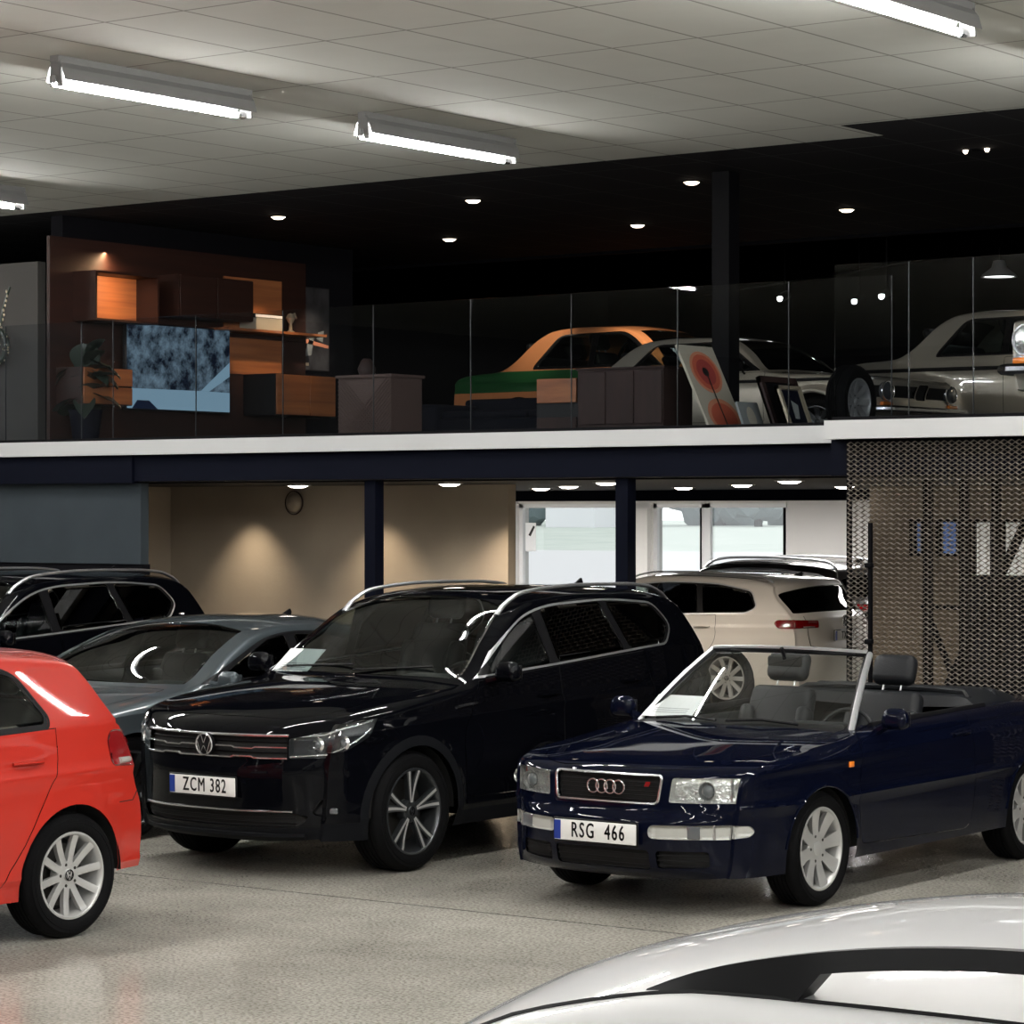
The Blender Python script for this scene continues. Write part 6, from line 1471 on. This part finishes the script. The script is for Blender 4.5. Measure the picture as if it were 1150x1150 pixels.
leaning('leaning_picture', 'smaller picture in a pale gilt frame, foremost of the leaning pictures', 'picture', -10.72, 18.12, 18.46, .38, .36, [('blue_print', [(.12, .1), (.88, .1), (.88, .9), (.12, .9)], 'tv_dark' if False else 'beam'), ('pale_motif', [(.4, .3), (.6, .3), (.7, .6), (.45, .7)], 'art_grey')], frame=.03, fm='gold', base='beam')
# loose wheel and paper-like shade among the old cars
spot('painting_spot_light', (-10.2, 17.3, 4.85), 12, .45, (1, .85, .65), (-11.4, 18.4, 3.1), .6)

# ------------------------------------------------------------------ cars in place
def place(name, fn, nose, th, L, label, cat='car', z=0, **kw):
    th = math.radians(th); r = empty(name, (nose[0] - L / 2 * sin(th), nose[1] + L / 2 * cos(th), z), th, label, cat); S = fn(r, **kw); return r, S
r, S = place('compact_suv', make_suv, (-11.15, 12.05), 0, 4.486, 'glossy black SUV with plate ZCM 382 in the middle of the hall')
# price sheets behind the windscreens
def paper(root, S, y, s, z, w, d, tilt, label='', rz=0):
    t = empty('price_sheet', tuple((root.matrix_world if False else Matrix.Translation(root.location) @ Matrix.Rotation(root.rotation_euler.z, 4, 'Z')) @ Vector((y, s - S.L / 2, z))), rz, label, 'paper')
    R = Matrix.Rotation(tilt, 3, 'X'); g = G(); g.box((0, 0, 0), (w, d, .002), 'paper', R); g.build('sheet', t)
    g = G()
    for i in range(3): g.box(R @ Vector((0, -d * .3 + i * .02, .0015)), (w * .7, .006, .0006), 'paperink', R)
    g.build('printed_lines', t); return t
paper(r, S, -.63, 1.60, 1.185, .30, .24, .62, 'white price sheet inside the windscreen of the black SUV')
r, S = place('cabriolet', make_cabrio, (-8.40, 13.117 - .93), 0, 4.366, 'dark blue convertible with plate RSG 466 and folded roof')
paper(r, S, -.53, 1.56, 1.0, .34, .22, .55, 'white price sheet inside the windscreen of the blue convertible')
place('hatchback', make_hatch, (-10.92, 9.898 - 3.458), 0, 4.27, 'bright red hatchback cut off by the left picture edge')
place('fastback_saloon', make_fastback, (-13.6, 12.15), 0, 4.76, 'dark grey fastback saloon between the red hatchback and the black SUV')
place('compact_suv', make_suv, (-17.0, 13.35), 0, 4.486, 'black SUV with roof rails at the far left, behind the grey saloon', plate_text=None)
place('estate_car', make_wagon, (-19.75, 26.6), 270, 4.767, 'cream white estate car with red tail lamp, seen from behind under the balcony', paint='white_paint', text='TXR 47')
rr_, S = place('estate_car', make_wagon, (-20.9, 30.0), 270, 4.767, 'dark brown estate car with silver roof rails, in front of the far windows', paint='anthracite_paint', rail=(2.25, 4.15, .60, .06, .02, .8, .14))
rr_.scale = (1, 1, 1.06)
r, S = place('estate_car', make_wagon, (-4.71, 3.92), 270, 4.767, 'white estate car roof with black roof rails in the near foreground', paint='white_paint2', rail_mat='trim', rail=(2.51, 4.4, .605, .098, .02, 1, .1), ws_top=.7, rail_fill=True)
r.scale = (1, 1, 1.028)
place('classic_saloon', make_classic, (-14.4, 24.9), 90, 4.22, 'orange two-door classic car with a green waist stripe on the balcony', z=MF, paint='orange_paint', band='green_paint')
place('classic_saloon', make_classic, (-9.75, 25.3), 90, 4.22, 'pale silver two-door classic with flared wheel arches at the right of the balcony', z=MF, paint='silver_paint', flares=True)
r, S = place('classic_saloon', make_classic, (-12.0, 23.0), 89, 4.22, 'low silver grey classic with flared arches behind the leaning pictures', z=MF, paint='silver_paint', flares=True, lamp='lens')
r.scale = (1, .92, .78)
t = T('loose_wheel', 'loose spare wheel standing upright on the balcony floor at the right', 'wheel', (-11.15, 19.8, MF))
class _S: L = 0
w_ = make_wheel(t, _S, 1, 0, .30, .19, .17, .085, dict(w=(.05, .06), dish=.03, hub=.07), 'rim_silver', 8, True); w_.name = 'tyre'
place('classic_saloon', make_classic, (-8.30, 18.35), 0, 4.22, 'pale classic car with big round headlight at the right picture edge on the balcony', z=MF, paint='silver_paint')
# pendant lamps of the hall behind
def pendant(x, y, z, label, big=True):
    t = T('pendant_lamp', label, 'lamp', (x, y, z)); 
    g = G(); g.lathe([(.001, .18), (.06, .17), (.08, .1), (.17, .03), (.19, 0), (.17, 0), (.15, .03)], 'lampmetal', 'z', 28); PB(g, 'shade', t)
    g = G(); g.lathe([(.001, .01), (.165, .01)], 'lampwhite', 'z', 24); PB(g, 'diffuser', t)
    g = G(); g.tube([(0, 0, .17), (0, 0, 6.7 - z)], .01, 'steel_black', 6); PB(g, 'cable', t)
pendant(-15.87, 26, 5.14, 'white glowing pendant lamp behind the black ceiling edge, left one'); pendant(-12.89, 26, 4.58, 'white glowing pendant lamp above the silver classic, right one')
t = T('roof_girder', 'dark sloping roof girder above the silver classic car', 'girder', (-13, 30, 5.2)); g = G(); g.tube([(-6, 0, -.2), (0, 0, .35), (6, 0, .9)], .1, 'steel_black', 4); PB(g, 'top_chord', t); g = G(); g.tube([(-1.2, 0, .9), (0, 0, .3)], .06, 'steel_black', 4); PB(g, 'strut', t)
for x, y, z, lab in ((-13.33, 24.0, 4.30, 'bright round spotlight above the off-road fender'), (-14.2, 25, 4.35, 'small white spotlight left of the bright round one'), (-15.1, 25, 4.42, 'tiny spotlight near the middle of the balcony')):
    t = T('track_spotlight', lab, 'lamp', (x, y + .3, z)); g = G(); g.tube([(0, 0, 0), (0, .14, .05)], .045, 'steel_black', 10); PB(g, 'lamp_body', t); g = G(); g.lathe([(.001, -.01), (.035, -.005)], emis('spot_glow', (1, .97, .9), 12), 'y', 14); PB(g, 'lens', t); g = G(); g.tube([(0, .1, .04), (0, .1, 6.7 - z)], .008, 'steel_black', 5); PB(g, 'hanger', t)
# museum light on the old cars
for x, y, tx_, ty_, e in ((-15.5, 23.5, -16.4, 25, 130), (-17.3, 23.6, -17.6, 24.8, 40), (-10.8, 23.6, -11.6, 25.2, 90), (-12.2, 19.6, -13.0, 22.6, 50), (-8.6, 17.6, -8.9, 18.6, 14)):
    spot('display_spot_light', (x, y, 4.8), e, .95, (1, .84, .62), (tx_, ty_, 3.6), .8)

# ------------------------------------------------------------------ daylight and camera
w = bpy.data.worlds.new('overcast_sky'); w.use_nodes = True; bg = w.node_tree.nodes['Background']; bg.inputs[0].default_value = (.97, .985, 1, 1); bg.inputs[1].default_value = 1.9; bpy.context.scene.world = w
cam = bpy.data.cameras.new('camera'); co = bpy.data.objects.new('camera', cam); link(co)
cam.sensor_width = 36; cam.lens = 3100 / 1150 * 36; co.location = (0, 0, 2.15); co.rotation_euler = (PI / 2, 0, math.atan2(.593, .805)); cam.clip_start = .1; cam.clip_end = 400
sc = bpy.context.scene; sc.camera = co
vs_ = sc.view_settings; vs_.view_transform = 'Standard'; vs_.look = 'None'; vs_.exposure = 0.0; vs_.gamma = 1.0; vs_.use_curve_mapping = False
